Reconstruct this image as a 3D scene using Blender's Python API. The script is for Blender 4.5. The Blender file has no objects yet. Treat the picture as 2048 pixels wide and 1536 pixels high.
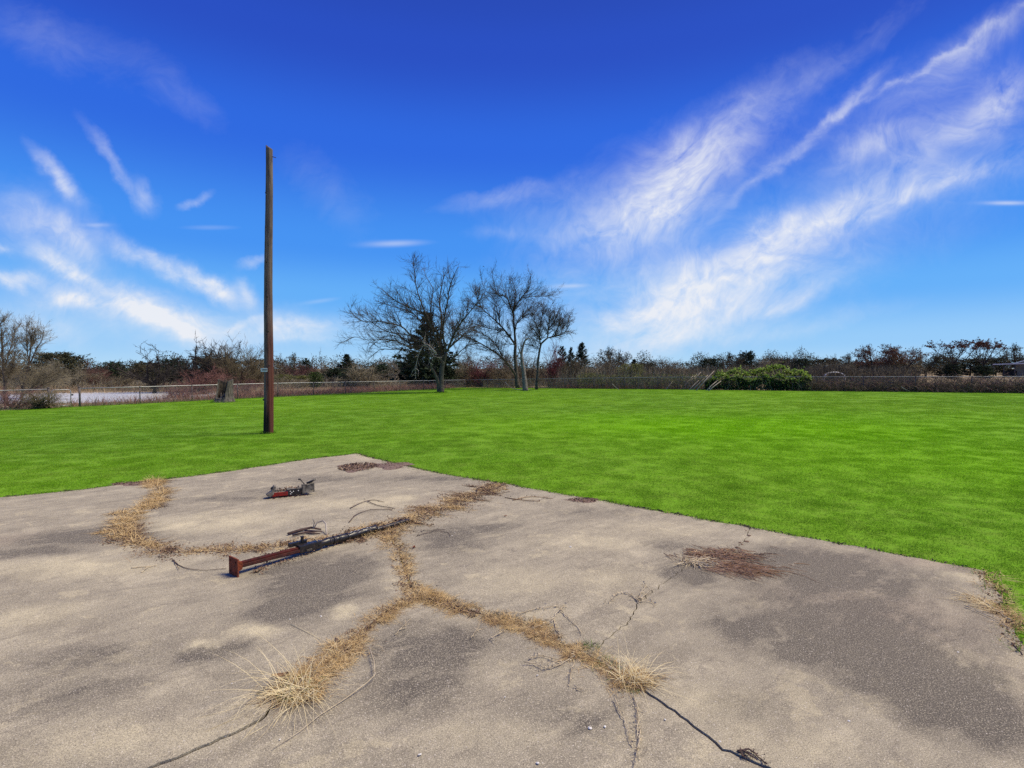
import bpy, bmesh, math, random
import numpy as np
from mathutils import Vector, Matrix
from mathutils.geometry import delaunay_2d_cdt

S = bpy.context.scene
COL = S.collection
rng = np.random.default_rng(7)
random.seed(7)
R = math.radians

# ---------------------------------------------------------------- camera
FPX = 1080.0                       # focal length in photo pixels (2048 wide)
CAMZ = 1.9
PITCH = math.atan(32 / FPX)
cam_d = bpy.data.cameras.new('camera'); cam = bpy.data.objects.new('camera', cam_d); COL.objects.link(cam)
cam.location = (0, 0, CAMZ); cam.rotation_euler = (math.pi / 2 - PITCH, 0, 0)
cam_d.sensor_width = 36; cam_d.lens = 36 * FPX / 2048
cam_d.clip_start = 0.05; cam_d.clip_end = 3000
S.camera = cam

# ---------------------------------------------------------------- sun, sky, exposure
SUN_AZ, SUN_EL = R(84), R(58)      # azimuth from +Y (view direction) towards +X
sun_d = bpy.data.lights.new('sun', 'SUN'); sun = bpy.data.objects.new('sun', sun_d); COL.objects.link(sun)
sun_d.energy = 4.9; sun_d.angle = R(26); sun_d.color = (1.0, 0.885, 0.66)
sd = Vector((math.sin(SUN_AZ) * math.cos(SUN_EL), math.cos(SUN_AZ) * math.cos(SUN_EL), math.sin(SUN_EL)))
sun.rotation_euler = (-sd).to_track_quat('-Z', 'Y').to_euler()
S.view_settings.view_transform = 'Standard'; S.view_settings.look = 'None'
S.view_settings.gamma = 1.0; S.view_settings.use_curve_mapping = False
S.view_settings.exposure = 0.0
S.render.engine = 'CYCLES'
S.cycles.max_bounces = 5; S.cycles.diffuse_bounces = 3; S.cycles.glossy_bounces = 2
S.cycles.transparent_max_bounces = 4; S.cycles.use_denoising = False
S.cycles.caustics_reflective = False; S.cycles.caustics_refractive = False


def pix_ray(px, py):
    """Direction (not normalised, y = 1) of a photograph pixel."""
    x = (px - 1024) / FPX; y = (768 - py) / FPX
    c, s = math.cos(PITCH), math.sin(PITCH)
    d = Vector((x, c + y * s, -s + y * c))
    return d / d.y


class NT:
    """Small helper for node trees."""
    def __init__(self, tree):
        self.t = tree; self.n = tree.nodes; self.l = tree.links
    def add(self, typ, **kw):
        n = self.n.new(typ)
        for k, v in kw.items():
            setattr(n, k, v)
        return n
    def put(self, sock, v):
        if isinstance(v, bpy.types.NodeSocket):
            self.l.new(v, sock)
        elif v is not None:
            if isinstance(v, (tuple, list)) and sock.type == 'RGBA' and len(v) == 3:
                v = (*v, 1)
            sock.default_value = v
    def math(self, op, a, b=None, c=None, clamp=False):
        n = self.add('ShaderNodeMath', operation=op, use_clamp=clamp)
        self.put(n.inputs[0], a); self.put(n.inputs[1], b); self.put(n.inputs[2], c)
        return n.outputs[0]
    def vmath(self, op, a, b=None, out=0, scale=None):
        n = self.add('ShaderNodeVectorMath', operation=op)
        self.put(n.inputs[0], a)
        if b is not None: self.put(n.inputs[1], b)
        if scale is not None: self.put(n.inputs['Scale'], scale)
        return n.outputs[out]
    def noise(self, vec, scale, detail=4, rough=0.55, dist=0.0, out='Fac'):
        n = self.add('ShaderNodeTexNoise')
        self.put(n.inputs['Vector'], vec); n.inputs['Scale'].default_value = scale
        n.inputs['Detail'].default_value = detail; n.inputs['Roughness'].default_value = rough
        n.inputs['Distortion'].default_value = dist
        return n.outputs[out]
    def voronoi(self, vec, scale, feature='F1', out='Distance'):
        n = self.add('ShaderNodeTexVoronoi', feature=feature)
        self.put(n.inputs['Vector'], vec); n.inputs['Scale'].default_value = scale
        return n.outputs[out]
    def mapping(self, vec, loc=(0, 0, 0), rot=(0, 0, 0), scale=(1, 1, 1), typ='POINT'):
        n = self.add('ShaderNodeMapping', vector_type=typ)
        self.put(n.inputs['Vector'], vec)
        n.inputs['Location'].default_value = loc; n.inputs['Rotation'].default_value = rot
        n.inputs['Scale'].default_value = scale
        return n.outputs[0]
    def mix(self, f, a, b, blend='MIX'):
        n = self.add('ShaderNodeMix', data_type='RGBA', blend_type=blend)
        self.put(n.inputs['Factor'], f); self.put(n.inputs[6], a); self.put(n.inputs[7], b)
        return n.outputs[2]
    def range(self, v, a, b, c=0.0, d=1.0, smooth=False):
        n = self.add('ShaderNodeMapRange', interpolation_type='SMOOTHSTEP' if smooth else 'LINEAR')
        self.put(n.inputs['Value'], v)
        n.inputs['From Min'].default_value = a; n.inputs['From Max'].default_value = b
        n.inputs['To Min'].default_value = c; n.inputs['To Max'].default_value = d
        return n.outputs[0]


def ellipse_sum(nt, p, blobs, acc=None):
    """Sum of soft elliptical masks. blobs: (cx, cy, half length, half width, angle, strength) in the units of p."""
    for cx, cy, a, b, ang, k in blobs:
        m = nt.mapping(p, (cx, cy, 0), (0, 0, ang), (a, b, 1), 'TEXTURE')
        q = nt.vmath('DOT_PRODUCT', m, m, out='Value')
        e = nt.math('EXPONENT', nt.math('MULTIPLY', q, -1.0))
        acc = nt.math('MULTIPLY', e, k) if acc is None else nt.math('MULTIPLY_ADD', e, k, acc)
    return acc


world = bpy.data.worlds.new('World'); S.world = world; world.use_nodes = True
w = NT(world.node_tree); w.n.clear()
SKY_STRENGTH = 0.1
sky = w.add('ShaderNodeTexSky', sky_type='NISHITA')
sky.sun_disc = False; sky.sun_elevation = SUN_EL; sky.sun_rotation = SUN_AZ
sky.altitude = 300; sky.air_density = 1.0; sky.dust_density = 0.0; sky.ozone_density = 3.0
geo = w.add('ShaderNodeTexCoord')
direc = geo.outputs['Generated']
sep = w.add('ShaderNodeSeparateXYZ'); w.put(sep.inputs[0], direc)
dy = w.math('MAXIMUM', w.math('ABSOLUTE', sep.outputs[1]), 0.04)
u = w.math('DIVIDE', sep.outputs[0], dy); v = w.math('DIVIDE', sep.outputs[2], dy)
comb = w.add('ShaderNodeCombineXYZ'); w.put(comb.inputs[0], u); w.put(comb.inputs[1], v)
P = comb.outputs[0]
# soft warp so that the wisps are torn, not elliptical
wn = w.noise(P, 5.0, 3, 0.55, out='Color')
Pw = w.vmath('ADD', P, w.vmath('SCALE', w.vmath('SUBTRACT', wn, (0.5, 0.5, 0.5)), scale=0.068))
wn2 = w.noise(P, 22.0, 4, 0.6, out='Color')
Pw = w.vmath('ADD', Pw, w.vmath('SCALE', w.vmath('SUBTRACT', wn2, (0.5, 0.5, 0.5)), scale=0.035))
PXR = [  # wisps on the right: cx, cy, half length, half width, degrees, strength (photograph pixels as directions)
    (1320, 400, 190, 72, 37, .58), (1385, 335, 120, 46, 45, .42), (1300, 447, 90, 44, 36, .5), (1190, 455, 110, 30, 20, .35),
    (1400, 270, 200, 26, 36, .28), (1560, 330, 130, 11, 38, .40), (1860, 130, 240, 7, 31, .42), (1900, 120, 180, 26, 33, .26), (1710, 205, 75, 14, 48, .5),
    (1750, 290, 105, 26, 26, .55), (1900, 265, 170, 30, 32, .5), (1990, 200, 70, 40, 30, .4), (1960, 90, 140, 26, 38, .22),
    (1640, 150, 240, 26, 36, .18), (1720, 415, 290, 38, 20, .54), (1520, 505, 190, 50, 24, .58), (1385, 560, 130, 50, 20, .52),
    (1410, 615, 150, 40, 24, .6), (1260, 632, 90, 22, 5, .55), (1350, 680, 130, 30, 12, .5), (1560, 600, 140, 16, 22, .35),
    (1890, 365, 140, 16, 25, .38), (1000, 392, 110, 18, 12, .32), (1005, 470, 60, 14, 0, .15), (1640, 640, 160, 14, 12, .2), (1040, 640, 120, 50, 10, .12),
    (1290, 410, 300, 105, 33, .24), (1560, 540, 440, 90, 22, .26), (1880, 230, 260, 110, 33, .16), (1330, 640, 260, 70, 12, .26), (1090, 420, 120, 40, 15, .16)]
PXL = [
    (110, 350, 62, 16, -52, .62), (120, 375, 30, 14, -50, .4), (225, 325, 80, 12, -55, .42), (292, 385, 34, 18, -48, .5), (90, 460, 95, 34, -30, .5),
    (140, 470, 50, 20, -35, .35), (140, 532, 62, 15, -24, .95), (25, 555, 55, 14, -10, .8), (340, 532, 130, 17, -25, .85), (425, 572, 50, 14, -35, .6),
    (280, 612, 150, 30, -12, 1.0), (150, 600, 50, 15, 0, .7), (360, 650, 90, 18, -25, .75), (490, 582, 26, 16, -50, .55),
    (600, 655, 75, 17, 0, .9), (590, 680, 80, 10, 0, .5), (490, 640, 50, 9, 12, .5), (400, 405, 28, 10, 18, .4), (60, 645, 90, 22, -20, .45),
    (370, 185, 110, 36, -38, .12), (660, 385, 120, 50, -50, .12), (100, 70, 170, 60, -25, .13), (500, 525, 30, 9, 12, .35), (5, 495, 20, 8, -10, .5), (260, 630, 260, 60, -8, .30), (90, 470, 150, 80, -25, .22), (560, 660, 160, 40, 0, .25)]
PXH = [(2015, 406, 42, 4, 0, .75), (1140, 572, 30, 4, 2, .5), (790, 487, 52, 6, 2, .6), (420, 455, 50, 5, 0, .22), (195, 450, 25, 4, 0, .3), (640, 602, 34, 4, 8, .25)]


def to_dir(bl):
    out = []
    for cx, cy, a, b, ang, k in bl:
        d = pix_ray(cx, cy)
        out.append((d.x, d.z, a / FPX, b / FPX, R(ang), k))
    return out


cr = ellipse_sum(w, Pw, to_dir(PXR)); cl = ellipse_sum(w, Pw, to_dir(PXL)); ch = ellipse_sum(w, P, to_dir(PXH))


# coordinates bent by a slow swirl, so that fibres curve and fray
sw = w.noise(P, 3.2, 2, 0.5, out='Color'); sw2 = w.noise(P, 9.0, 3, 0.55, out='Color')
Q = w.vmath('ADD', P, w.vmath('SCALE', w.vmath('SUBTRACT', sw, (0.5, 0.5, 0.5)), scale=0.22))
Q = w.vmath('ADD', Q, w.vmath('SCALE', w.vmath('SUBTRACT', sw2, (0.5, 0.5, 0.5)), scale=0.07))


def wisp(rot):
    def layer(turn, sx, sy, det, rough, dist):
        m = w.mapping(w.mapping(Q, rot=(0, 0, -rot + turn)), scale=(sx, sy, 1))
        return w.noise(m, 1.0, det, rough, dist)
    a = w.range(layer(0.0, 4.5, 13.0, 6, 0.6, 0.4), 0.32, 0.68)
    b = w.range(layer(0.45, 13.0, 24.0, 5, 0.62, 0.5), 0.32, 0.7)
    c = w.range(layer(-0.5, 26.0, 60.0, 5, 0.65, 0.4), 0.32, 0.7)
    d = w.range(layer(1.2, 30.0, 46.0, 3, 0.6, 0.2), 0.4, 0.75)
    t = w.math('MULTIPLY_ADD', b, 0.38, w.math('MULTIPLY', a, 0.62))
    t = w.math('MULTIPLY_ADD', w.math('SUBTRACT', c, 0.45), 0.26, t)
    return w.math('MULTIPLY_ADD', w.math('SUBTRACT', d, 0.4), 0.16, t)


cr = w.math('MULTIPLY', cr, w.math('ADD', wisp(R(33)), 0.30))
cl = w.math('MULTIPLY', cl, w.math('ADD', wisp(R(-22)), 0.38))
cloud = w.math('ADD', w.math('ADD', cr, cl), w.math('MULTIPLY', ch, 0.8))
cloud = w.range(cloud, 0.03, 1.28, 0.0, 0.95)
# hand-set blue ramp by elevation, with a little Nishita mixed in
ramp = w.add('ShaderNodeValToRGB'); w.put(ramp.inputs[0], sep.outputs[2])
ramp.color_ramp.interpolation = 'EASE'
stops = [(0.0, (.42, .69, .95)), (.045, (.29, .59, .96)), (.125, (.12, .43, .96)), (.21, (.055, .295, .92)), (.37, (.023, .14, .77)),
         (.50, (.018, .075, .56)), (.56, (.017, .064, .49)), (1.0, (.02, .07, .42))]
els = ramp.color_ramp.elements
while len(els) < len(stops): els.new(0.5)
for e, (pos, c) in zip(els, stops):
    e.position = pos; e.color = (*c, 1)
deep = w.vmath('SCALE', ramp.outputs[0], scale=1.0 / SKY_STRENGTH)
skyc = w.mix(0.07, deep, sky.outputs[0])
final = w.mix(cloud, skyc, (8.5, 8.7, 9.2))
bg = w.add('ShaderNodeBackground'); w.put(bg.inputs[0], final); bg.inputs[1].default_value = SKY_STRENGTH
wo = w.add('ShaderNodeOutputWorld'); w.l.new(bg.outputs[0], wo.inputs[0])
world.cycles.sampling_method = 'MANUAL'; world.cycles.sample_map_resolution = 512

# ---------------------------------------------------------------- terrain and pixel helpers
def sm(x, a, b):
    t = np.clip((np.asarray(x, float) - a) / (b - a), 0, 1)
    return t * t * (3 - 2 * t)


POND = (-36.0, 47.0, 14.0, 8.5)      # x, y, half sizes
WATER_Z = -0.62


def ground(X, Y):
    X = np.asarray(X, float); Y = np.asarray(Y, float)
    wgt = sm(np.hypot(X, Y), 9, 26)
    Xc = 45 * np.tanh(X / 45)
    z = (0.013 * Xc - 0.004 * np.clip(Y - 15, 0, 60)) * wgt - 0.02
    q = ((X - POND[0]) / POND[2]) ** 2 + ((Y - POND[1]) / POND[3]) ** 2
    k = 1 - sm(np.sqrt(q), 0.75, 1.25)
    return z * (1 - k) + (WATER_Z - 0.25) * k


def gz(x, y):
    return float(ground(x, y))


def G(px, py):
    """World point of the terrain under a photograph pixel."""
    d = pix_ray(px, py); t = 5.0
    for _ in range(60):
        z = gz(d.x * t, t)
        tn = (z - CAMZ) / d.z
        if tn < 0 or tn > 400: tn = 400
        t = 0.5 * t + 0.5 * tn
    return Vector((d.x * t, t, gz(d.x * t, t)))


def Z0(px, py, z=0.0):
    """World point on the level slab (height z)."""
    d = pix_ray(px, py); t = (z - CAMZ) / d.z
    return Vector((d.x * t, t, z))


def AT(px, py, Y):
    """World point on a photograph pixel's line of sight at distance Y."""
    d = pix_ray(px, py)
    return Vector((d.x * Y, Y, CAMZ + d.z * Y))


# ---------------------------------------------------------------- object helpers
def tag(o, label=None, cat=None, group=None, kind=None):
    if label: o['label'] = label
    if cat: o['category'] = cat
    if group: o['group'] = group
    if kind: o['kind'] = kind
    return o


def empty(name, loc=(0, 0, 0), label=None, cat=None, group=None, parent=None, rz=0.0):
    o = bpy.data.objects.new(name, None); COL.objects.link(o)
    o.location = loc; o.rotation_euler = (0, 0, rz); o.empty_display_size = 0.2
    if parent is not None: o.parent = parent
    return tag(o, label, cat, group)


def mesh_np(name, V, faces, smooth=False):
    """faces: list of int arrays (n, k)."""
    me = bpy.data.meshes.new(name)
    V = np.asarray(V, np.float32)
    me.vertices.add(len(V)); me.vertices.foreach_set('co', V.ravel())
    faces = [np.asarray(f, np.int32) for f in faces if len(f)]
    nl = sum(f.size for f in faces); npoly = sum(len(f) for f in faces)
    me.loops.add(nl); me.polygons.add(npoly)
    me.loops.foreach_set('vertex_index', np.concatenate([f.ravel() for f in faces]))
    starts = []; c = 0
    for f in faces:
        starts.append(c + np.arange(len(f)) * f.shape[1]); c += f.size
    me.polygons.foreach_set('loop_start', np.concatenate(starts).astype(np.int32))
    me.polygons.foreach_set('use_smooth', np.full(npoly, smooth))
    me.update(calc_edges=True); me.validate()
    return me


def link(name, me, mat=None, parent=None, loc=None):
    o = bpy.data.objects.new(name, me); COL.objects.link(o)
    if mat is not None and not me.materials: me.materials.append(mat)
    if parent is not None: o.parent = parent
    if loc is not None: o.location = loc
    return o


def norm(a):
    return a / np.maximum(np.linalg.norm(a, axis=-1, keepdims=True), 1e-9)


def perp(d):
    a = np.where(np.abs(d[..., 2:3]) < 0.9, np.array([0, 0, 1.0]), np.array([1.0, 0, 0]))
    x = norm(np.cross(d, a)); return x, np.cross(d, x)


def seg_tubes(sg, sides=3):
    """sg: (n, 8) p0 p1 r0 r1 -> V, F for open frusta."""
    sg = np.asarray(sg, float); n = len(sg)
    p0, p1, r0, r1 = sg[:, 0:3], sg[:, 3:6], sg[:, 6], sg[:, 7]
    x, y = perp(norm(p1 - p0))
    a = np.arange(sides) * 2 * np.pi / sides
    ring = x[:, None, :] * np.cos(a)[None, :, None] + y[:, None, :] * np.sin(a)[None, :, None]
    V = np.concatenate([p0[:, None] + ring * r0[:, None, None], p1[:, None] + ring * r1[:, None, None]], 1).reshape(-1, 3)
    b = (np.arange(n) * 2 * sides)[:, None]; i = np.arange(sides); j = (i + 1) % sides
    F = np.stack([b + i, b + j, b + sides + j, b + sides + i], -1).reshape(-1, 4)
    return V, F


def polytube(pts, radii, sides=8, cap=True):
    pts = np.asarray(pts, float); n = len(pts); radii = np.broadcast_to(np.asarray(radii, float), (n,))
    d = np.gradient(pts, axis=0); d = norm(d)
    x, _ = perp(d[:1]); x = x[0]; V = []
    a = np.arange(sides) * 2 * np.pi / sides
    for i in range(n):
        x = x - d[i] * np.dot(x, d[i]); x = x / np.linalg.norm(x); y = np.cross(d[i], x)
        V.append(pts[i] + radii[i] * (np.outer(np.cos(a), x) + np.outer(np.sin(a), y)))
    V = np.concatenate(V)
    i = np.arange(sides); j = (i + 1) % sides
    F = np.concatenate([np.stack([k * sides + i, k * sides + j, (k + 1) * sides + j, (k + 1) * sides + i], -1) for k in range(n - 1)])
    T = np.zeros((0, 3), int)
    if cap:
        c0, c1 = len(V), len(V) + 1
        V = np.vstack([V, pts[0], pts[-1]])
        T = np.concatenate([np.stack([j, i, np.full(sides, c0)], -1), np.stack([(n - 1) * sides + i, (n - 1) * sides + j, np.full(sides, c1)], -1)])
    return V, F, T


class MB:
    """Collects pieces into one mesh."""
    def __init__(self): self.V = []; self.Q = []; self.T = []; self.c = 0
    def add(self, V, Q=None, T=None):
        V = np.asarray(V, float)
        if Q is not None and len(Q): self.Q.append(np.asarray(Q) + self.c)
        if T is not None and len(T): self.T.append(np.asarray(T) + self.c)
        self.V.append(V); self.c += len(V); return self
    def tube(self, pts, r, sides=8, cap=True):
        V, F, T = polytube(pts, r, sides, cap); return self.add(V, F, T)
    def box(self, c, size, M=None):
        s = np.array(size) / 2
        V = np.array([[x, y, z] for x in (-1, 1) for y in (-1, 1) for z in (-1, 1)]) * s
        if M is not None: V = V @ np.array(M.to_3x3()).T
        V = V + np.array(c)
        Q = [[0, 1, 3, 2], [4, 6, 7, 5], [0, 4, 5, 1], [2, 3, 7, 6], [0, 2, 6, 4], [1, 5, 7, 3]]
        return self.add(V, Q)
    def prism(self, poly, y0, y1, M=None):
        """poly: list of (x, z), extruded along y."""
        n = len(poly)
        bm = bmesh.new()
        a = [bm.verts.new((x, y0, z)) for x, z in poly]; b = [bm.verts.new((x, y1, z)) for x, z in poly]
        bm.faces.new(a); bm.faces.new(b[::-1])
        for i in range(n): bm.faces.new([a[i], b[i], b[(i + 1) % n], a[(i + 1) % n]][::-1])
        bmesh.ops.triangulate(bm, faces=bm.faces); bmesh.ops.recalc_face_normals(bm, faces=bm.faces)
        bm.verts.index_update()
        V = np.array([v.co[:] for v in bm.verts]); T = np.array([[v.index for v in f.verts] for f in bm.faces]); bm.free()
        if M is not None: V = V @ np.array(M.to_3x3()).T + np.array(M.translation)
        return self.add(V, None, T)
    def build(self, name, mat, parent=None, smooth=False, bevel=0.0, loc=None):
        me = mesh_np(name, np.concatenate(self.V), self.Q + self.T, smooth)
        if bevel:
            bm = bmesh.new(); bm.from_mesh(me)
            es = [e for e in bm.edges if len(e.link_faces) == 2 and e.calc_face_angle(0) > 0.6]
            bmesh.ops.bevel(bm, geom=es, offset=bevel, segments=2, affect='EDGES', profile=0.6)
            bm.to_mesh(me); bm.free()
        return link(name, me, mat, parent, loc)


# ---------------------------------------------------------------- materials
def mat(name, a, b=None, scale=6.0, rough=0.85, bump=0.0, c=None, detail=4, space='pos', spec=0.3, var=0.0, metal=0.0, stretch=None, bscale=None, contrast=(0.35, 0.65), trans=None):
    m = bpy.data.materials.new(name); m.use_nodes = True
    nt = NT(m.node_tree); bs = nt.n['Principled BSDF']
    g = nt.add('ShaderNodeNewGeometry'); tc = nt.add('ShaderNodeTexCoord')
    pos = g.outputs['Position'] if space == 'pos' else tc.outputs['Object']
    if stretch: pos = nt.mapping(pos, scale=stretch)
    col = a
    if b is not None:
        n = nt.range(nt.noise(pos, scale, detail, 0.6), *contrast)
        col = nt.mix(n, a, b)
        if c is not None:
            n2 = nt.range(nt.noise(pos, scale * 2.7, detail, 0.6), 0.5, 0.7)
            col = nt.mix(n2, col, c)
    if var:
        oi = nt.add('ShaderNodeObjectInfo')
        f = nt.range(oi.outputs['Random'], 0, 1, 1 - var, 1 + var)
        hs = nt.add('ShaderNodeHueSaturation'); nt.put(hs.inputs['Color'], col); nt.put(hs.inputs['Value'], f); col = hs.outputs[0]
    nt.put(bs.inputs['Base Color'], col)
    bs.inputs['Roughness'].default_value = rough; bs.inputs['Specular IOR Level'].default_value = spec
    bs.inputs['Metallic'].default_value = metal
    if bump:
        bp = nt.add('ShaderNodeBump'); bp.inputs['Strength'].default_value = bump; bp.inputs['Distance'].default_value = 0.02
        nt.put(bp.inputs['Height'], nt.noise(pos, bscale or scale * 4, 4, 0.65)); nt.put(bs.inputs['Normal'], bp.outputs[0])
    if trans is not None:
        tr = nt.add('ShaderNodeBsdfTranslucent'); nt.put(tr.inputs[0], col)
        ms = nt.add('ShaderNodeMixShader'); ms.inputs[0].default_value = trans
        out = nt.n['Material Output']
        nt.l.new(bs.outputs[0], ms.inputs[1]); nt.l.new(tr.outputs[0], ms.inputs[2]); nt.l.new(ms.outputs[0], out.inputs[0])
    return m


M = {}
M['bark_dark'] = mat('bark_dark', (.04, .032, .026), (.10, .08, .065), 9, .9, .6)
M['bark_grey'] = mat('bark_grey', (.10, .085, .072), (.23, .20, .175), 7, .9, .6)
M['twig_dark'] = mat('twig_dark', (.028, .02, .016), (.07, .05, .04), 3, .9)
M['twig_brown'] = mat('twig_brown', (.095, .077, .046), (.20, .165, .10), 1.2, .9, var=.25)
M['twig_grey'] = mat('twig_grey', (.16, .138, .09), (.32, .28, .19), 1.2, .9, var=.2)
M['twig_pale'] = mat('twig_pale', (.25, .21, .17), (.42, .37, .31), 2, .9)
M['twig_red'] = mat('twig_red', (.13, .06, .052), (.25, .125, .105), 1.5, .9, var=.2)
M['bud_red'] = mat('bud_red', (.10, .028, .032), (.22, .07, .07), 3, .8, var=.2)
M['oak_bark'] = mat('oak_bark', (.022, .018, .016), (.06, .05, .042), 3, .9, var=.2)
M['cedar'] = mat('cedar', (.008, .02, .008), (.022, .045, .016), 2.2, .9, c=(.045, .06, .026), var=.3)
M['cedar_bright'] = mat('cedar_bright', (.03, .06, .012), (.075, .12, .02), 3, .85)
M['olive_leaf'] = mat('olive_leaf', (.020, .028, .012), (.055, .058, .026), 1.3, .9, c=(.085, .068, .042), var=.25)
M['leaf_rust'] = mat('leaf_rust', (.07, .025, .016), (.15, .055, .035), 2, .85, var=.2)
M['ivy'] = mat('ivy', (.13, .24, .018), (.33, .45, .06), 2.2, .6, c=(.52, .57, .21), trans=.4)
M['ivy_shade'] = mat('ivy_shade', (.012, .022, .006), (.03, .05, .012), 3, .7)  # shaded copy of the ivy leaf, its shade put into the colour
M['yellow_leaf'] = mat('yellow_leaf', (.10, .12, .035), (.22, .22, .07), 1.6, .85, trans=.2)
M['weed_red'] = mat('weed_red', (.14, .05, .038), (.26, .125, .085), .9, .9, c=(.30, .21, .13))
M['bramble'] = mat('bramble', (.09, .064, .040), (.21, .15, .095), 1.5, .9)
M['tree_bark'] = mat('tree_bark', (.048, .038, .029), (.14, .115, .085), 6, .9, .6)
M['tree_twig'] = mat('tree_twig', (.042, .031, .023), (.11, .082, .058), 2, .9)
M['weed_tan'] = mat('weed_tan', (.24, .165, .10), (.40, .30, .19), .8, .9, c=(.20, .10, .07))
M['straw'] = mat('straw', (.52, .36, .16), (.74, .57, .31), 9, .8, c=(.30, .19, .09), spec=.2, trans=.15)
M['straw_pale'] = mat('straw_pale', (.62, .50, .27), (.80, .69, .43), 9, .75, spec=.2)
M['straw_brown'] = mat('straw_brown', (.16, .085, .045), (.36, .23, .12), 12, .9)
M['litter'] = mat('litter', (.10, .055, .04), (.26, .17, .11), 22, .9, c=(.36, .26, .17))
M['dead_stem'] = mat('dead_stem', (.44, .35, .22), (.70, .60, .43), 14, .85, trans=.15)
M['dark_stem'] = mat('dark_stem', (.045, .03, .03), (.14, .09, .075), 16, .9)
M['red_stick'] = mat('red_stick', (.31, .185, .095), (.52, .35, .21), 16, .9)
M['green_blade'] = mat('green_blade', (.07, .14, .02), (.16, .24, .05), 14, .7, trans=.2)
M['galv'] = mat('galvanised_steel', (.30, .30, .31), (.46, .46, .46), 5, .5, metal=.55, spec=.5)
M['galv_dark'] = mat('weathered_steel', (.07, .062, .065), (.15, .13, .13), 6, .7, metal=.3)
M['wire'] = mat('wire', (.22, .21, .20), (.33, .32, .31), 3, .6, metal=.4)
M['white_paint'] = mat('white_paint', (.72, .72, .70), (.62, .61, .58), 10, .6)
M['black_paint'] = mat('black_paint', (.006, .006, .007), (.016, .015, .016), 18, .38, c=(.05, .03, .025), spec=.5)
M['red_paint'] = mat('red_paint', (.095, .014, .012), (.035, .012, .010), 15, .85, bump=.3, c=(.07, .03, .02), spec=.15)
M['bright_red'] = mat('bright_red', (.40, .022, .014), (.20, .02, .012), 20, .6, c=(.06, .018, .012), spec=.3)
M['rust'] = mat('rust', (.27, .06, .022), (.15, .038, .018), 26, .85, bump=.4, c=(.06, .022, .014))
M['rust_dark'] = mat('rust_dark', (.05, .015, .012), (.10, .026, .018), 22, .7, bump=.4, c=(.02, .014, .012))
M['pale_metal'] = mat('pale_metal', (.26, .23, .18), (.07, .06, .048), 22, .7, metal=.0)
M['stone'] = mat('stone', (.60, .57, .52), (.75, .73, .69), 20, .8)
M['dirt'] = mat('dirt', (.15, .10, .085), (.25, .175, .14), 14, .95, bump=.6, c=(.10, .06, .05))
M['roof_metal'] = mat('roof_metal', (.50, .54, .57), (.60, .62, .62), 1.2, .5)
M['barn_wall'] = mat('barn_wall', (.20, .19, .18), (.27, .26, .24), 1, .8)
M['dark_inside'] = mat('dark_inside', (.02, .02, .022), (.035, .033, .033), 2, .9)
M['crack_soil_shade'] = mat('crack_soil_shade', (.008, .007, .006), (.022, .018, .014), 30, 1.0, spec=0.0)  # near black: the shade of the cracks put into the colour
M['tan_bale'] = mat('tan_bale', (.45, .38, .28), (.58, .51, .40), 4, .9, bump=.5)


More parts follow.
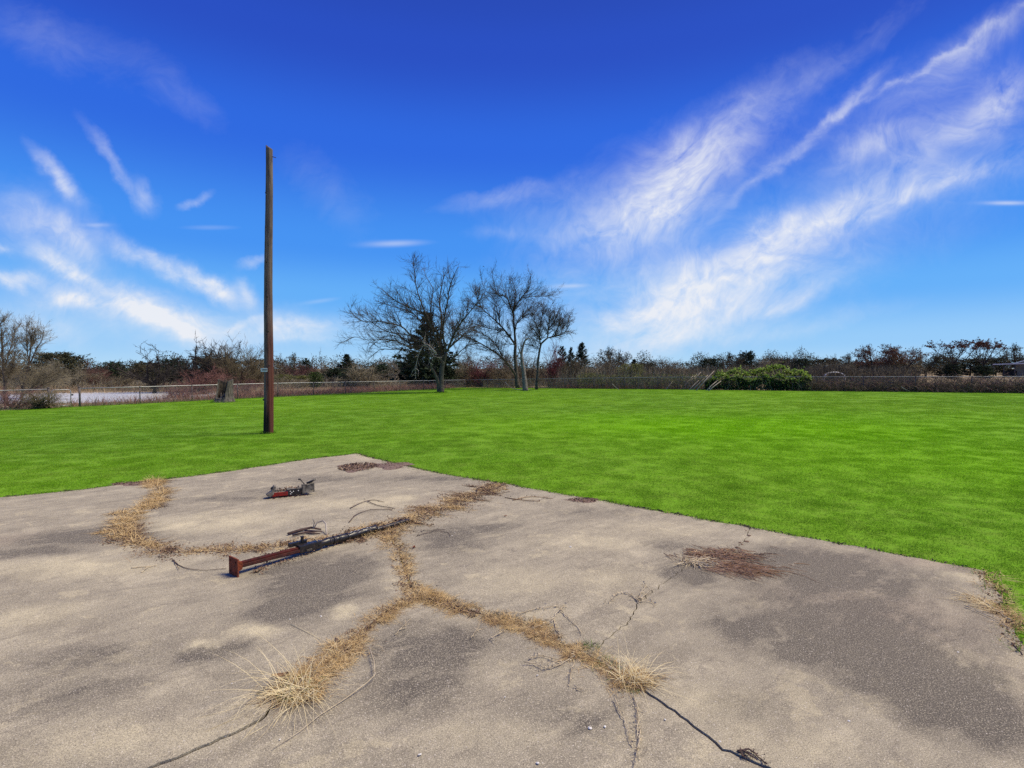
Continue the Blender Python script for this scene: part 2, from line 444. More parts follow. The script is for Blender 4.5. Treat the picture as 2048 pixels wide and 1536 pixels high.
def slab_material():
    m = bpy.data.materials.new('weathered_concrete'); m.use_nodes = True
    nt = NT(m.node_tree); bs = nt.n['Principled BSDF']
    g = nt.add('ShaderNodeNewGeometry'); p = g.outputs['Position']
    flat = nt.mapping(p, scale=(1, 1, 0))
    wn = nt.noise(flat, 1.6, 4, 0.6, out='Color')
    pw = nt.vmath('ADD', flat, nt.vmath('SCALE', nt.vmath('SUBTRACT', wn, (.5, .5, .5)), scale=0.42))
    wn2 = nt.noise(flat, 9, 4, 0.65, out='Color')
    pw = nt.vmath('ADD', pw, nt.vmath('SCALE', nt.vmath('SUBTRACT', wn2, (.5, .5, .5)), scale=0.10))
    pw = nt.mapping(pw, scale=(1, 1, 0))

    def blobs(lst):
        out = []
        for cx, cy, hw, hh, k in lst:
            c = Z0(cx, cy); a = Z0(cx + hw, cy); t = Z0(cx, cy - hh); b = Z0(cx, cy + hh)
            out.append((c.x, (t.y + b.y) / 2, a.x - c.x, (t.y - b.y) / 2, 0.0, k))
        return out
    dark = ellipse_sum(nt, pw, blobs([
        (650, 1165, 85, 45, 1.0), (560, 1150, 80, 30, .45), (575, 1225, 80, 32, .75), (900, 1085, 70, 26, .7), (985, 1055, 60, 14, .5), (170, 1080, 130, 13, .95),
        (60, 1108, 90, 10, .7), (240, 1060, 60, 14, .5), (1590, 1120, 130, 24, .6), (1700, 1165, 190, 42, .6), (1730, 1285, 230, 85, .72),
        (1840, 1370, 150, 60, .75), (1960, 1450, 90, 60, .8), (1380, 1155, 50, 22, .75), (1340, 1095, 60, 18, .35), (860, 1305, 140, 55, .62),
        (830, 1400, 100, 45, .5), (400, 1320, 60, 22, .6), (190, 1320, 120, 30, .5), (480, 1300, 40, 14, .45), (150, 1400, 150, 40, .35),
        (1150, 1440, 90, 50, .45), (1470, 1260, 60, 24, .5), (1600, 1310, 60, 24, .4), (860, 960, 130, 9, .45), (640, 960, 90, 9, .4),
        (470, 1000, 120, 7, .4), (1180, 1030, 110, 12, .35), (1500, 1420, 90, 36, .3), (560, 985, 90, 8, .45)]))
    light = ellipse_sum(nt, pw, blobs([
        (510, 1275, 48, 14, .9), (690, 1228, 28, 14, .85), (400, 1295, 36, 16, .7), (430, 1305, 30, 9, .5), (150, 1140, 190, 22, .6), (60, 1240, 110, 26, .5), (330, 1055, 110, 18, .4),
        (480, 1045, 120, 22, .45), (700, 1010, 120, 12, .5), (1180, 1090, 120, 18, .45), (1050, 1170, 120, 30, .4), (1330, 1060, 140, 16, .35), (1250, 1160, 80, 24, .35),
        (770, 915, 90, 7, .6), (880, 940, 70, 7, .45), (1960, 1350, 60, 50, .8), (1930, 1160, 50, 10, .6), (1430, 1410, 120, 46, .45), (960, 1480, 140, 40, .35), (330, 1480, 150, 40, .45),
        (60, 960, 100, 6, .5), (200, 970, 110, 6, .4), (100, 1500, 120, 50, .3), (1560, 1490, 160, 40, .35), (790, 1000, 40, 8, .5)]))
    pink = ellipse_sum(nt, pw, blobs([(1760, 1230, 180, 60, .7), (1900, 1130, 110, 16, .6), (800, 920, 110, 8, .5), (1640, 1130, 120, 26, .4), (1960, 1350, 80, 60, .5), (890, 1010, 60, 12, .4), (0, 1085, 60, 16, .5)]))
    # streaky broad mottling (brush direction of the finish)
    st = nt.mapping(nt.mapping(p, rot=(0, 0, R(-38))), scale=(1.1, 4.2, 0))
    n1 = nt.noise(st, 1.0, 6, 0.62, .5)
    n2 = nt.noise(flat, 2.6, 6, 0.66, .4)
    fine = nt.noise(p, 170, 4, 0.8)
    fine2 = nt.noise(p, 38, 4, 0.7)
    base = nt.mix(nt.range(n1, .34, .66), (.29, .256, .19), (.57, .505, .355))
    base = nt.mix(nt.range(n2, .36, .68), base, (.31, .275, .20))
    # old water marks: hard edged tide lines and blotches
    m1 = nt.noise(nt.mapping(pw, (4, 1, 0)), 1.15, 7, .72)
    base = nt.mix(nt.math('MULTIPLY', nt.range(m1, .53, .60, 0, 1, True), .40), base, (.19, .165, .12))
    m2 = nt.noise(nt.mapping(pw, (9, 5, 0)), 2.3, 8, .75)
    base = nt.mix(nt.math('MULTIPLY', nt.range(m2, .56, .61, 0, 1, True), .5), base, (.66, .575, .37))
    base = nt.mix(nt.math('MULTIPLY', nt.range(m2, .44, .36, 0, 1, True), .38), base, (.15, .13, .10))
    stv = nt.mapping(nt.mapping(pw, rot=(0, 0, R(-38))), scale=(1.5, 7, 0))
    m3 = nt.noise(stv, 1.6, 8, .75)
    base = nt.mix(nt.math('MULTIPLY', nt.range(m3, .54, .62), .42), base, (.15, .13, .105))
    base = nt.mix(nt.math('MULTIPLY', pink, .55, clamp=True), base, (.35, .24, .18))
    lt = nt.range(nt.math('MULTIPLY', light, nt.range(nt.noise(flat, 3.1, 9, .76), .30, .68, .3, 1.8)), .08, .95, 0, .95)
    base = nt.mix(lt, base, (.78, .685, .44))
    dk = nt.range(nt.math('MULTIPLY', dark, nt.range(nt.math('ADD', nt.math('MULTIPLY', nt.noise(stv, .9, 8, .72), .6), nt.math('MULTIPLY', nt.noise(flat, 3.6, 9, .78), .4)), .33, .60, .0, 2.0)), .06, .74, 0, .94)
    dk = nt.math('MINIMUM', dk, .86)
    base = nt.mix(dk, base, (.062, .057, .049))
    # grit: sand grains, dark pits, pale aggregate
    base = nt.mix(nt.range(fine, .44, .62, 0, .85), base, (.12, .10, .085))
    base = nt.mix(nt.range(nt.noise(nt.mapping(p, (3, 7, 0)), 130, 3, .75), .52, .68, 0, .75), base, (.74, .65, .48))
    base = nt.mix(nt.range(fine2, .55, .8, 0, .4), base, (.55, .48, .40))
    vor = nt.voronoi(p, 75)
    cell = nt.voronoi(p, 75, out='Color')
    sp = nt.add('ShaderNodeSeparateColor'); nt.put(sp.inputs[0], cell)
    chip = nt.math('MULTIPLY', nt.math('LESS_THAN', nt.math('ADD', vor, nt.math('MULTIPLY', sp.outputs[1], .16)), .27), nt.math('GREATER_THAN', sp.outputs[0], .86))
    base = nt.mix(nt.math('MULTIPLY', chip, .7), base, (.72, .66, .58))
    pit = nt.math('MULTIPLY', nt.math('LESS_THAN', vor, .2), nt.math('LESS_THAN', sp.outputs[0], .14))
    base = nt.mix(nt.math('MULTIPLY', pit, .7), base, (.05, .045, .04))
    nt.put(bs.inputs['Base Color'], base)
    bs.inputs['Roughness'].default_value = .92; bs.inputs['Specular IOR Level'].default_value = .2
    h = nt.math('ADD', nt.math('MULTIPLY', fine, .6), nt.math('MULTIPLY', nt.noise(flat, 6, 5, .6), 1.6))
    bp = nt.add('ShaderNodeBump'); bp.inputs['Strength'].default_value = .5; bp.inputs['Distance'].default_value = .012
    nt.put(bp.inputs['Height'], h); nt.put(bs.inputs['Normal'], bp.outputs[0])
    return m


def grass_colour(nt, pos):
    flat = nt.mapping(pos, scale=(1, 1, 0))
    big = nt.noise(flat, .09, 3, .5)
    mid = nt.noise(flat, .5, 4, .6)
    col = nt.mix(nt.range(big, .30, .70, smooth=True), (.14, .312, .020), (.160, .345, .013))
    col = nt.mix(nt.range(mid, .40, .72, 0, .22), col, (.19, .29, .045))
    sm_ = nt.noise(flat, 2.3, 4, .65)
    col = nt.mix(nt.range(sm_, .5, .75, 0, .22), col, (.27, .29, .08))
    # the lush lime patch in the right half of the lawn
    wn = nt.noise(flat, .25, 3, .6, out='Color')
    pw = nt.mapping(nt.vmath('ADD', flat, nt.vmath('SCALE', nt.vmath('SUBTRACT', wn, (.5, .5, .5)), scale=5.0)), scale=(1, 1, 0))
    c1, c2, c3 = G(1650, 850), G(1380, 850), G(1950, 930)
    lush = ellipse_sum(nt, pw, [(c1.x, c1.y, 9, 5, 0, .9), (c2.x, c2.y, 5, 3.5, 0, .7), (c3.x, c3.y, 4, 3, 0, .7)])
    return nt.mix(nt.math('MULTIPLY', lush, .8, clamp=True), col, (.165, .41, .003))


def lawn_material(name, blade):
    m = bpy.data.materials.new(name); m.use_nodes = True
    nt = NT(m.node_tree); bs = nt.n['Principled BSDF']
    g = nt.add('ShaderNodeNewGeometry'); pos = g.outputs['Position']
    col = grass_colour(nt, pos)
    if blade:
        oi = nt.add('ShaderNodeObjectInfo')
        hs = nt.add('ShaderNodeHueSaturation'); nt.put(hs.inputs['Color'], col)
        nt.put(hs.inputs['Value'], nt.range(oi.outputs['Random'], 0, 1, .88, 1.14)); col = hs.outputs[0]
        dry = nt.noise(pos, 60, 2, .5)
        col = nt.mix(nt.range(dry, .58, .72, 0, .5), col, (.36, .33, .13))
        nt.put(bs.inputs['Base Color'], col)
        tr = nt.add('ShaderNodeBsdfTranslucent'); nt.put(tr.inputs[0], col)
        ms = nt.add('ShaderNodeMixShader'); ms.inputs[0].default_value = .42
        nt.l.new(bs.outputs[0], ms.inputs[1]); nt.l.new(tr.outputs[0], ms.inputs[2]); nt.l.new(ms.outputs[0], nt.n['Material Output'].inputs[0])
    else:
        f = nt.noise(pos, 14, 4, .7)
        col = nt.mix(nt.range(f, .36, .66, 0, .5), col, (.085, .13, .016))
        nt.put(bs.inputs['Base Color'], col)
    bs.inputs['Roughness'].default_value = .9; bs.inputs['Specular IOR Level'].default_value = .04
    return m


def field_material():
    m = bpy.data.materials.new('dry_field'); m.use_nodes = True
    nt = NT(m.node_tree); bs = nt.n['Principled BSDF']
    g = nt.add('ShaderNodeNewGeometry'); p = nt.mapping(g.outputs['Position'], scale=(1, 1, 0))
    col = nt.mix(nt.range(nt.noise(p, .12, 4, .6), .35, .65), (.22, .155, .075), (.32, .245, .12))
    col = nt.mix(nt.range(nt.noise(p, .5, 5, .65), .5, .75, 0, .7), col, (.15, .085, .05))
    col = nt.mix(nt.range(nt.noise(p, 5, 4, .7), .45, .8, 0, .5), col, (.14, .12, .05))
    nt.put(bs.inputs['Base Color'], col); bs.inputs['Roughness'].default_value = .95
    return m


def pole_material():
    m = bpy.data.materials.new('creosoted_timber'); m.use_nodes = True
    nt = NT(m.node_tree); bs = nt.n['Principled BSDF']
    tc = nt.add('ShaderNodeTexCoord'); o = tc.outputs['Object']
    sepz = nt.add('ShaderNodeSeparateXYZ'); nt.put(sepz.inputs[0], o)
    st = nt.mapping(o, scale=(14, 14, .9)); st2 = nt.mapping(o, scale=(40, 40, 1.6))
    n1 = nt.noise(st, 1, 6, .65, .4); n2 = nt.noise(st2, 1, 4, .7); n3 = nt.noise(nt.mapping(o, scale=(5, 5, 1.6)), 1, 5, .65)
    col = nt.mix(nt.range(n1, .32, .68), (.075, .055, .055), (.22, .17, .145))
    col = nt.mix(nt.range(n3, .45, .7, 0, .6), col, (.27, .21, .155))
    zz = nt.math('ADD', sepz.outputs[2], nt.math('MULTIPLY', nt.math('SUBTRACT', n1, .5), 1.6))
    red = nt.math('MULTIPLY', nt.range(zz, 5.2, 1.2, 0, 1, True), nt.range(nt.math('ADD', sepz.outputs[0], nt.math('MULTIPLY', nt.math('SUBTRACT', n1, .5), .3)), -.02, .09, 0, 1, True))
    col = nt.mix(nt.math('MULTIPLY', red, .85), col, (.115, .022, .014))
    base_black = nt.math('MULTIPLY', nt.range(zz, 1.05, .45, 0, 1, True), nt.range(sepz.outputs[0], .13, .08))  # black towards the base, fading out at the right edge
    col = nt.mix(nt.math('MULTIPLY', base_black, .95), col, (.008, .006, .006))
    crack = nt.range(n2, .34, .28)
    col = nt.mix(nt.math('MULTIPLY', crack, .85), col, (.008, .006, .006))
    nt.put(bs.inputs['Base Color'], col); bs.inputs['Roughness'].default_value = .85; bs.inputs['Specular IOR Level'].default_value = .25
    bp = nt.add('ShaderNodeBump'); bp.inputs['Strength'].default_value = .8; bp.inputs['Distance'].default_value = .03
    nt.put(bp.inputs['Height'], nt.math('ADD', n2, n1)); nt.put(bs.inputs['Normal'], bp.outputs[0])
    return m


def water_material():
    m = bpy.data.materials.new('pond_water'); m.use_nodes = True
    nt = NT(m.node_tree); bs = nt.n['Principled BSDF']
    g = nt.add('ShaderNodeNewGeometry')
    bs.inputs['Base Color'].default_value = (.60, .58, .53, 1); bs.inputs['Roughness'].default_value = .3
    bs.inputs['Specular IOR Level'].default_value = .6
    bp = nt.add('ShaderNodeBump'); bp.inputs['Strength'].default_value = .35; bp.inputs['Distance'].default_value = .05
    nt.put(bp.inputs['Height'], nt.noise(nt.mapping(g.outputs['Position'], scale=(1, 2.4, 1)), 2.2, 4, .6)); nt.put(bs.inputs['Normal'], bp.outputs[0])
    return m


def stump_material():
    m = mat('rotten_wood', (.05, .042, .036), (.20, .175, .15), 1, .9, .7, stretch=(16, 16, 2.2), bscale=2, c=(.02, .016, .014), space='obj')
    return m


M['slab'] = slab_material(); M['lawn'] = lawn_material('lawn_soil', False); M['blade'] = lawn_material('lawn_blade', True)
M['field'] = field_material(); M['pole'] = pole_material(); M['water'] = water_material(); M['stump'] = stump_material()

# ---------------------------------------------------------------- ground sheets
FENCE_A = G(0, 821); FENCE_C = G(930, 775.5); FENCE_B = G(2048, 786.5)
dirA = Vector((FENCE_A.x - FENCE_C.x, FENCE_A.y - FENCE_C.y, 0)); lenA = dirA.length; dirA.normalize()
dirB = Vector((FENCE_B.x - FENCE_C.x, FENCE_B.y - FENCE_C.y, 0)); lenB = dirB.length; dirB.normalize()


def inside_lawn(X, Y, grow=0.0):
    ok = np.ones(np.shape(X), bool)
    for d, sgn in ((dirA, 1), (dirB, -1)):
        # signed distance to the fence line; the camera's side is inside
        nx, ny = -d.y, d.x
        s0 = (0 - FENCE_C.x) * nx + (0 - FENCE_C.y) * ny
        s = ((X - FENCE_C.x) * nx + (Y - FENCE_C.y) * ny) * np.sign(s0)
        ok &= s > -grow
    return ok


def axis(lo, hi, fine, coarse, k):
    """1-D spacing that grows with distance from 0."""
    a = [0.0]
    while a[-1] < hi: a.append(a[-1] + max(fine, coarse * abs(a[-1])))
    b = [0.0]
    while b[-1] > lo: b.append(b[-1] - max(fine, coarse * abs(b[-1])))
    return np.array(sorted(set(b + a)))


def grid_mesh(name, xs, ys, zfun):
    X, Y = np.meshgrid(xs, ys); Z = zfun(X, Y)
    V = np.stack([X, Y, Z], -1).reshape(-1, 3); nx, ny = len(xs), len(ys)
    i, j = np.meshgrid(np.arange(nx - 1), np.arange(ny - 1)); a = (j * nx + i).ravel()
    return mesh_np(name, V, [np.stack([a, a + 1, a + nx + 1, a + nx], -1)], True)


xs = axis(-1500, 1500, 1.5, .06, 0); ys = axis(-300, 2000, 1.5, .06, 0)
tag(link('field', grid_mesh('field', xs, ys, lambda X, Y: ground(X, Y) - np.where(inside_lawn(X, Y, -.3), .10, .0) - .03), M['field']),
    'dry tan field of rough grass stretching beyond the fence to the woods', kind='structure')
bm = bmesh.new()
bm.from_mesh(grid_mesh('lawn_grid', np.arange(-46, 46.1, 1.0), np.arange(-8, 66.1, 1.0), ground))
for d in (dirA, dirB):
    n = Vector((-d.y, d.x, 0)); s0 = (-FENCE_C.x) * n.x + (-FENCE_C.y) * n.y
    if s0 < 0: n = -n
    bmesh.ops.bisect_plane(bm, geom=bm.verts[:] + bm.edges[:] + bm.faces[:], plane_co=FENCE_C, plane_no=n, clear_inner=True)
me = bpy.data.meshes.new('lawn'); bm.to_mesh(me); bm.free()
tag(link('lawn', me, M['lawn']), 'broad mown green lawn between the concrete slab and the fence', kind='structure')
th = np.linspace(0, 2 * np.pi, 64, endpoint=False)
V = np.stack([POND[0] + POND[2] * 1.2 * np.cos(th), POND[1] + POND[3] * 1.2 * np.sin(th), np.full(64, WATER_Z)], -1)
V = np.vstack([V, [POND[0], POND[1], WATER_Z]]); i = np.arange(64)
tag(link('pond_water', mesh_np('pond_water', V, [np.stack([i, (i + 1) % 64, np.full(64, 64)], -1)]), M['water']),
    'pale still pond water beyond the gate in the left fence', kind='structure')

# ---------------------------------------------------------------- concrete slab in cracked sections
def wiggle(pts, n_per, amp, seed):
    r = np.random.default_rng(seed); out = []
    for a, b in zip(pts[:-1], pts[1:]):
        a = np.array(a[:2]); b = np.array(b[:2]); d = b - a; nrm = np.array([-d[1], d[0]]) / (np.linalg.norm(d) + 1e-9)
        k = max(2, int(np.linalg.norm(d) * n_per))
        for t in np.arange(k) / k:
            out.append(a + d * t + nrm * (r.normal(0, amp) if t > 0 else 0))
    out.append(np.array(pts[-1][:2])); return np.array(out)


def zz(*px): return [Z0(x, y, 0.02) for x, y in px]


EDGE_L = zz((-300, 1028), (0, 995), (160, 980), (302, 962), (450, 944), (600, 921), (712, 907))
EDGE_R = zz((712, 907), (780, 925), (880, 947), (1010, 968), (1180, 998), (1500, 1055), (1760, 1103), (1972, 1143))
EDGE_E = zz((1972, 1143), (1990, 1180), (2048, 1310))
back_dir = (EDGE_E[-1] - EDGE_E[0]).normalized()
BR = EDGE_E[-1] + back_dir * 6.0
BL = Vector((-6.5, -4.0, .02)); LL = EDGE_L[0] + (EDGE_L[0] - EDGE_L[1]) * 1.0
J1 = (775, 1066); J2 = (828, 1188); J3 = (1190, 1318)
A1 = zz((302, 962), (322, 985), (300, 1010), (245, 1035), (240, 1065), (275, 1090), (350, 1105), (440, 1103), (560, 1092), (680, 1078), J1)
A2 = zz(J1, (820, 1042), (900, 1008), (960, 985), (1010, 968))
B_ = zz(J1, (800, 1105), (812, 1150), J2)
C_ = zz(J2, (770, 1225), (700, 1280), (640, 1335), (560, 1400), (520, 1440), (420, 1488), (300, 1536)); C_.append(C_[-1] + (C_[-1] - C_[-2]) * 9)
D1 = zz(J2, (890, 1205), (960, 1228), (1060, 1255), (1110, 1282), J3)
D2 = zz(J3, (1250, 1355), (1300, 1390), (1350, 1422), (1400, 1462), (1445, 1500), (1475, 1510), (1520, 1530)); D2.append(D2[-1] + (D2[-1] - D2[-2]) * 10)
E_ = zz((1500, 1055), (1495, 1075), (1478, 1092), (1420, 1105), (1385, 1125), (1340, 1158), (1282, 1200), (1255, 1245), (1225, 1270), (1205, 1288), J3)
wA1, wA2 = wiggle(A1, 14, .012, 1), wiggle(A2, 14, .012, 2)
wB, wC, wD1, wD2 = wiggle(B_, 18, .008, 3), wiggle(C_, 24, .006, 4), wiggle(D1, 18, .008, 5), wiggle(D2, 26, .006, 6)
wE = wiggle(E_, 22, .012, 7)


def off(poly, d):
    """Polyline shifted sideways by d (left positive)."""
    t = np.gradient(poly, axis=0); t = t / np.maximum(np.linalg.norm(t, axis=1, keepdims=True), 1e-9)
    return poly + np.stack([-t[:, 1], t[:, 0]], -1) * np.asarray(d)[..., None]


def arr(vs): return np.array([v[:2] for v in vs])


i3 = 3
HW, HC, HE = .012, .0062, .0042
tw = lambda w, n: np.full(n, w)
L_far, L_near = wiggle(EDGE_L[:i3 + 1], 5, .014, 21), wiggle(EDGE_L[i3:], 6, .014, 22)
R1, R2, R3 = wiggle(EDGE_R[:4], 7, .016, 23), wiggle(EDGE_R[3:6], 9, .014, 24), wiggle(EDGE_R[5:], 9, .013, 25)
RE = wiggle(EDGE_E, 9, .016, 26)
SLAB_OUT = np.vstack([L_far, L_near[1:], R1[1:], R2[1:], R3[1:], RE[1:]])
sections = [
    np.vstack([L_near, R1[1:], off(wA2, HW)[::-1], off(wA1, HW)[::-1]]),
    np.vstack([arr([LL]), L_far, off(wA1, -HW), off(wB, -HW), off(wC, -.009), arr([BL])]),
    np.vstack([off(wC, .0075)[::-1], off(wD1, -HW), off(wD2, -HC)]),
    np.vstack([R2, off(wE, -HE), off(wD1, HW)[::-1], off(wB, HW)[::-1], off(wA2, -HW)]),
    np.vstack([R3, RE[1:], arr([BR]), off(wD2, HC)[::-1], off(wE, HE)[::-1]]),
]
slab_root = empty('concrete_slab', Z0(900, 1200)); slab_root['kind'] = 'structure'
slab_root['label'] = 'weathered cracked concrete slab with dry grass growing in its joints'
SLAB_TOP = .02
inv = Matrix.Translation(-slab_root.location)
for k, poly in enumerate(sections):
    n = len(poly)
    vs = [Vector(p) for p in poly]; es = [(q, (q + 1) % n) for q in range(n)]
    r = delaunay_2d_cdt(vs, es, [], 1, 1e-5)
    pv = np.array([v[:] for v in r[0]]); tri = np.array([f for f in r[2] if len(f) == 3])
    # keep outward orientation up
    a = pv[tri]; cr_ = np.cross(a[:, 1] - a[:, 0], a[:, 2] - a[:, 0]); tri[cr_ < 0] = tri[cr_ < 0][:, ::-1]
    top = np.column_stack([pv, np.full(len(pv), SLAB_TOP + (.0, .002, -.003, .001, .003)[k])])
    bot = top.copy(); bot[:, 2] -= .12
    # boundary edges -> walls
    from collections import Counter
    ed = Counter(); dirn = {}
    for t in tri:
        for q in range(3):
            e = (int(t[q]), int(t[(q + 1) % 3])); ed[tuple(sorted(e))] += 1; dirn[tuple(sorted(e))] = e
    wl = [(dirn[e][1], dirn[e][0], dirn[e][0] + len(pv), dirn[e][1] + len(pv)) for e, c_ in ed.items() if c_ == 1]
    me = mesh_np('slab_section', np.vstack([top, bot]) - np.array(slab_root.location), [tri, np.array(wl)])
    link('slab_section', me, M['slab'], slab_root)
SLAB_POLY = np.vstack([arr([LL]), SLAB_OUT, arr([BR, BL])])


def in_poly(P, poly):
    x, y = P[:, 0], P[:, 1]; c = np.zeros(len(P), bool); n = len(poly)
    for i in range(n):
        x0, y0 = poly[i]; x1, y1 = poly[(i + 1) % n]
        if y0 == y1: continue
        cond = ((y0 > y) != (y1 > y)) & (x < (x1 - x0) * (y - y0) / (y1 - y0) + x0)
        c ^= cond
    return c
# soil strip in the cracks, near black to stand in for their shade
def ribbon(poly, hw, z):
    a, b = off(poly, hw), off(poly, -hw); n = len(poly)
    V = np.vstack([np.column_stack([a, np.full(n, z)]), np.column_stack([b, np.full(n, z)])]); i = np.arange(n - 1)
    return V, np.stack([i + n, i + 1 + n, i + 1, i], -1)


# ---------------------------------------------------------------- grass blades (real ribbons)
def blades(P, D, L, W, bend, levels=3, sag=None):
    """Curved tapering ribbons. P (n,3) roots, D (n,3) unit directions, L lengths, W widths, bend: how much they curve down/out."""
    n = len(P); D = norm(np.asarray(D, float)); L = np.broadcast_to(L, (n,)); W = np.broadcast_to(W, (n,)); bend = np.broadcast_to(bend, (n,))
    H = D.copy(); H[:, 2] = 0; H = norm(H + 1e-6)
    side = norm(np.cross(D, np.array([0, 0, 1.0])) + rng.normal(0, .25, (n, 3)))
    pts = []
    p = P.copy(); d = D.copy(); step = L / levels
    pts.append(p.copy())
    for k in range(levels):
        p = p + d * step[:, None]
        d = norm(d + H * (bend * .5)[:, None] - np.array([0, 0, 1.0]) * (bend * .8)[:, None])
        pts.append(p.copy())
    pts = np.array(pts)
    wv = np.linspace(1, .0, levels + 1) ** .7
    left = [pts[k] - side * (W * wv[k] / 2)[:, None] for k in range(levels)]
    right = [pts[k] + side * (W * wv[k] / 2)[:, None] for k in range(levels)]
    rows = []
    for k in range(levels): rows += [left[k], right[k]]
    rows.append(pts[levels])
    V = np.stack(rows, 1).reshape(-1, 3); m = 2 * levels + 1; b = (np.arange(n) * m)[:, None]
    Q = np.concatenate([b + np.array([[2 * k, 2 * k + 1, 2 * k + 3, 2 * k + 2]]) for k in range(levels - 1)]) if levels > 1 else np.zeros((0, 4), int)
    T = b + np.array([[m - 3, m - 2, m - 1]])
    return V, Q, T


def rand_dirs(n, up=1.0, spread=1.0):
    a = rng.uniform(0, 2 * np.pi, n)
    d = np.stack([np.cos(a) * spread, np.sin(a) * spread, np.full(n, up)], -1) * np.ones((n, 1)); d[:, 2] += rng.normal(0, .25, n) * up
    return norm(d)


def clamp_z(V, zfun):
    V = V.copy(); V[:, 2] = np.maximum(V[:, 2], zfun); return V


# lawn: short blade clumps instanced over the whole lawn
lib = bpy.data.collections.new('lawn_clumps')
for k in range(6):
    n = 190
    P = np.column_stack([rng.uniform(-.17, .17, (n, 2)), np.full(n, -.01)])
    V, Q, T = blades(P, rand_dirs(n, .8, .75), rng.uniform(.02, .05, n), rng.uniform(.004, .008, n), rng.uniform(.1, .5, n), 2)
    o = bpy.data.objects.new('lawn_clump', mesh_np('lawn_clump', V, [Q, T])); o.data.materials.append(M['blade']); lib.objects.link(o)


def scatter_lawn():
    out = []; sc = []
    for y0, y1, dens, s in ((2.5, 9, 42, .9), (9, 16, 24, 1.15), (16, 28, 9, 1.65), (28, 64, 3.2, 2.6)):
        xm = y1 * 1.35 + 2.5
        n = int((y1 - y0) * 2 * xm * dens)
        P = np.column_stack([rng.uniform(-xm, xm, n), rng.uniform(y0, y1, n)])
        P = P[np.abs(P[:, 0]) < P[:, 1] * 1.35 + 2.5]
        P = P[inside_lawn(P[:, 0], P[:, 1])]
        out.append(P); sc.append(np.full(len(P), s))
    P = np.vstack(out); s = np.concatenate(sc)
    c = P.mean(0)
    # keep clear of the slab, edge tufts may lean a little over it
    grow = SLAB_POLY.copy(); ctr = np.array([0.0, 4.0])
    dd = grow - ctr; grow = ctr + dd * (1 + (.10 / np.maximum(np.linalg.norm(dd, axis=1, keepdims=True), .1)))
    keep = ~in_poly(P, grow)
    P, s = P[keep], s[keep]
    me = bpy.data.meshes.new('lawn_grass')
    me.vertices.add(len(P)); me.vertices.foreach_set('co', np.column_stack([P, ground(P[:, 0], P[:, 1])]).astype(np.float32).ravel())
    at = me.attributes.new('size', 'FLOAT', 'POINT'); at.data.foreach_set('value', (s * rng.uniform(.8, 1.2, len(P))).astype(np.float32))
    ar = me.attributes.new('turn', 'FLOAT', 'POINT'); ar.data.foreach_set('value', rng.uniform(0, 6.28, len(P)).astype(np.float32))
    o = link('lawn_grass', me, M['blade'])
    ng = bpy.data.node_groups.new('lawn_scatter', 'GeometryNodeTree')
    ng.interface.new_socket('Geometry', in_out='INPUT', socket_type='NodeSocketGeometry')
    ng.interface.new_socket('Geometry', in_out='OUTPUT', socket_type='NodeSocketGeometry')
    N = ng.nodes; Lk = ng.links
    gi, go = N.new('NodeGroupInput'), N.new('NodeGroupOutput')
    ci = N.new('GeometryNodeCollectionInfo'); ci.inputs['Collection'].default_value = lib; ci.inputs['Separate Children'].default_value = True; ci.inputs['Reset Children'].default_value = True
    ip = N.new('GeometryNodeInstanceOnPoints'); ip.inputs['Pick Instance'].default_value = True
    na = N.new('GeometryNodeInputNamedAttribute'); na.data_type = 'FLOAT'; na.inputs[0].default_value = 'size'
    nb = N.new('GeometryNodeInputNamedAttribute'); nb.data_type = 'FLOAT'; nb.inputs[0].default_value = 'turn'
    cx = N.new('ShaderNodeCombineXYZ')
    sx = N.new('ShaderNodeCombineXYZ'); mz = N.new('ShaderNodeMath'); mz.operation = 'POWER'; mz.inputs[1].default_value = .35
    Lk.new(gi.outputs[0], ip.inputs['Points']); Lk.new(ci.outputs[0], ip.inputs['Instance'])
    Lk.new(na.outputs[0], sx.inputs[0]); Lk.new(na.outputs[0], sx.inputs[1]); Lk.new(na.outputs[0], mz.inputs[0]); Lk.new(mz.outputs[0], sx.inputs[2])
    Lk.new(sx.outputs[0], ip.inputs['Scale'])
    Lk.new(nb.outputs[0], cx.inputs[2]); Lk.new(cx.outputs[0], ip.inputs['Rotation']); Lk.new(ip.outputs[0], go.inputs[0])
    md = o.modifiers.new('scatter', 'NODES'); md.node_group = ng
    tag(o, 'short green mown grass blades covering the whole lawn', kind='stuff')


scatter_lawn()

# ---------------------------------------------------------------- branch growing (vectorised)
UP = np.array([0, 0, 1.0])


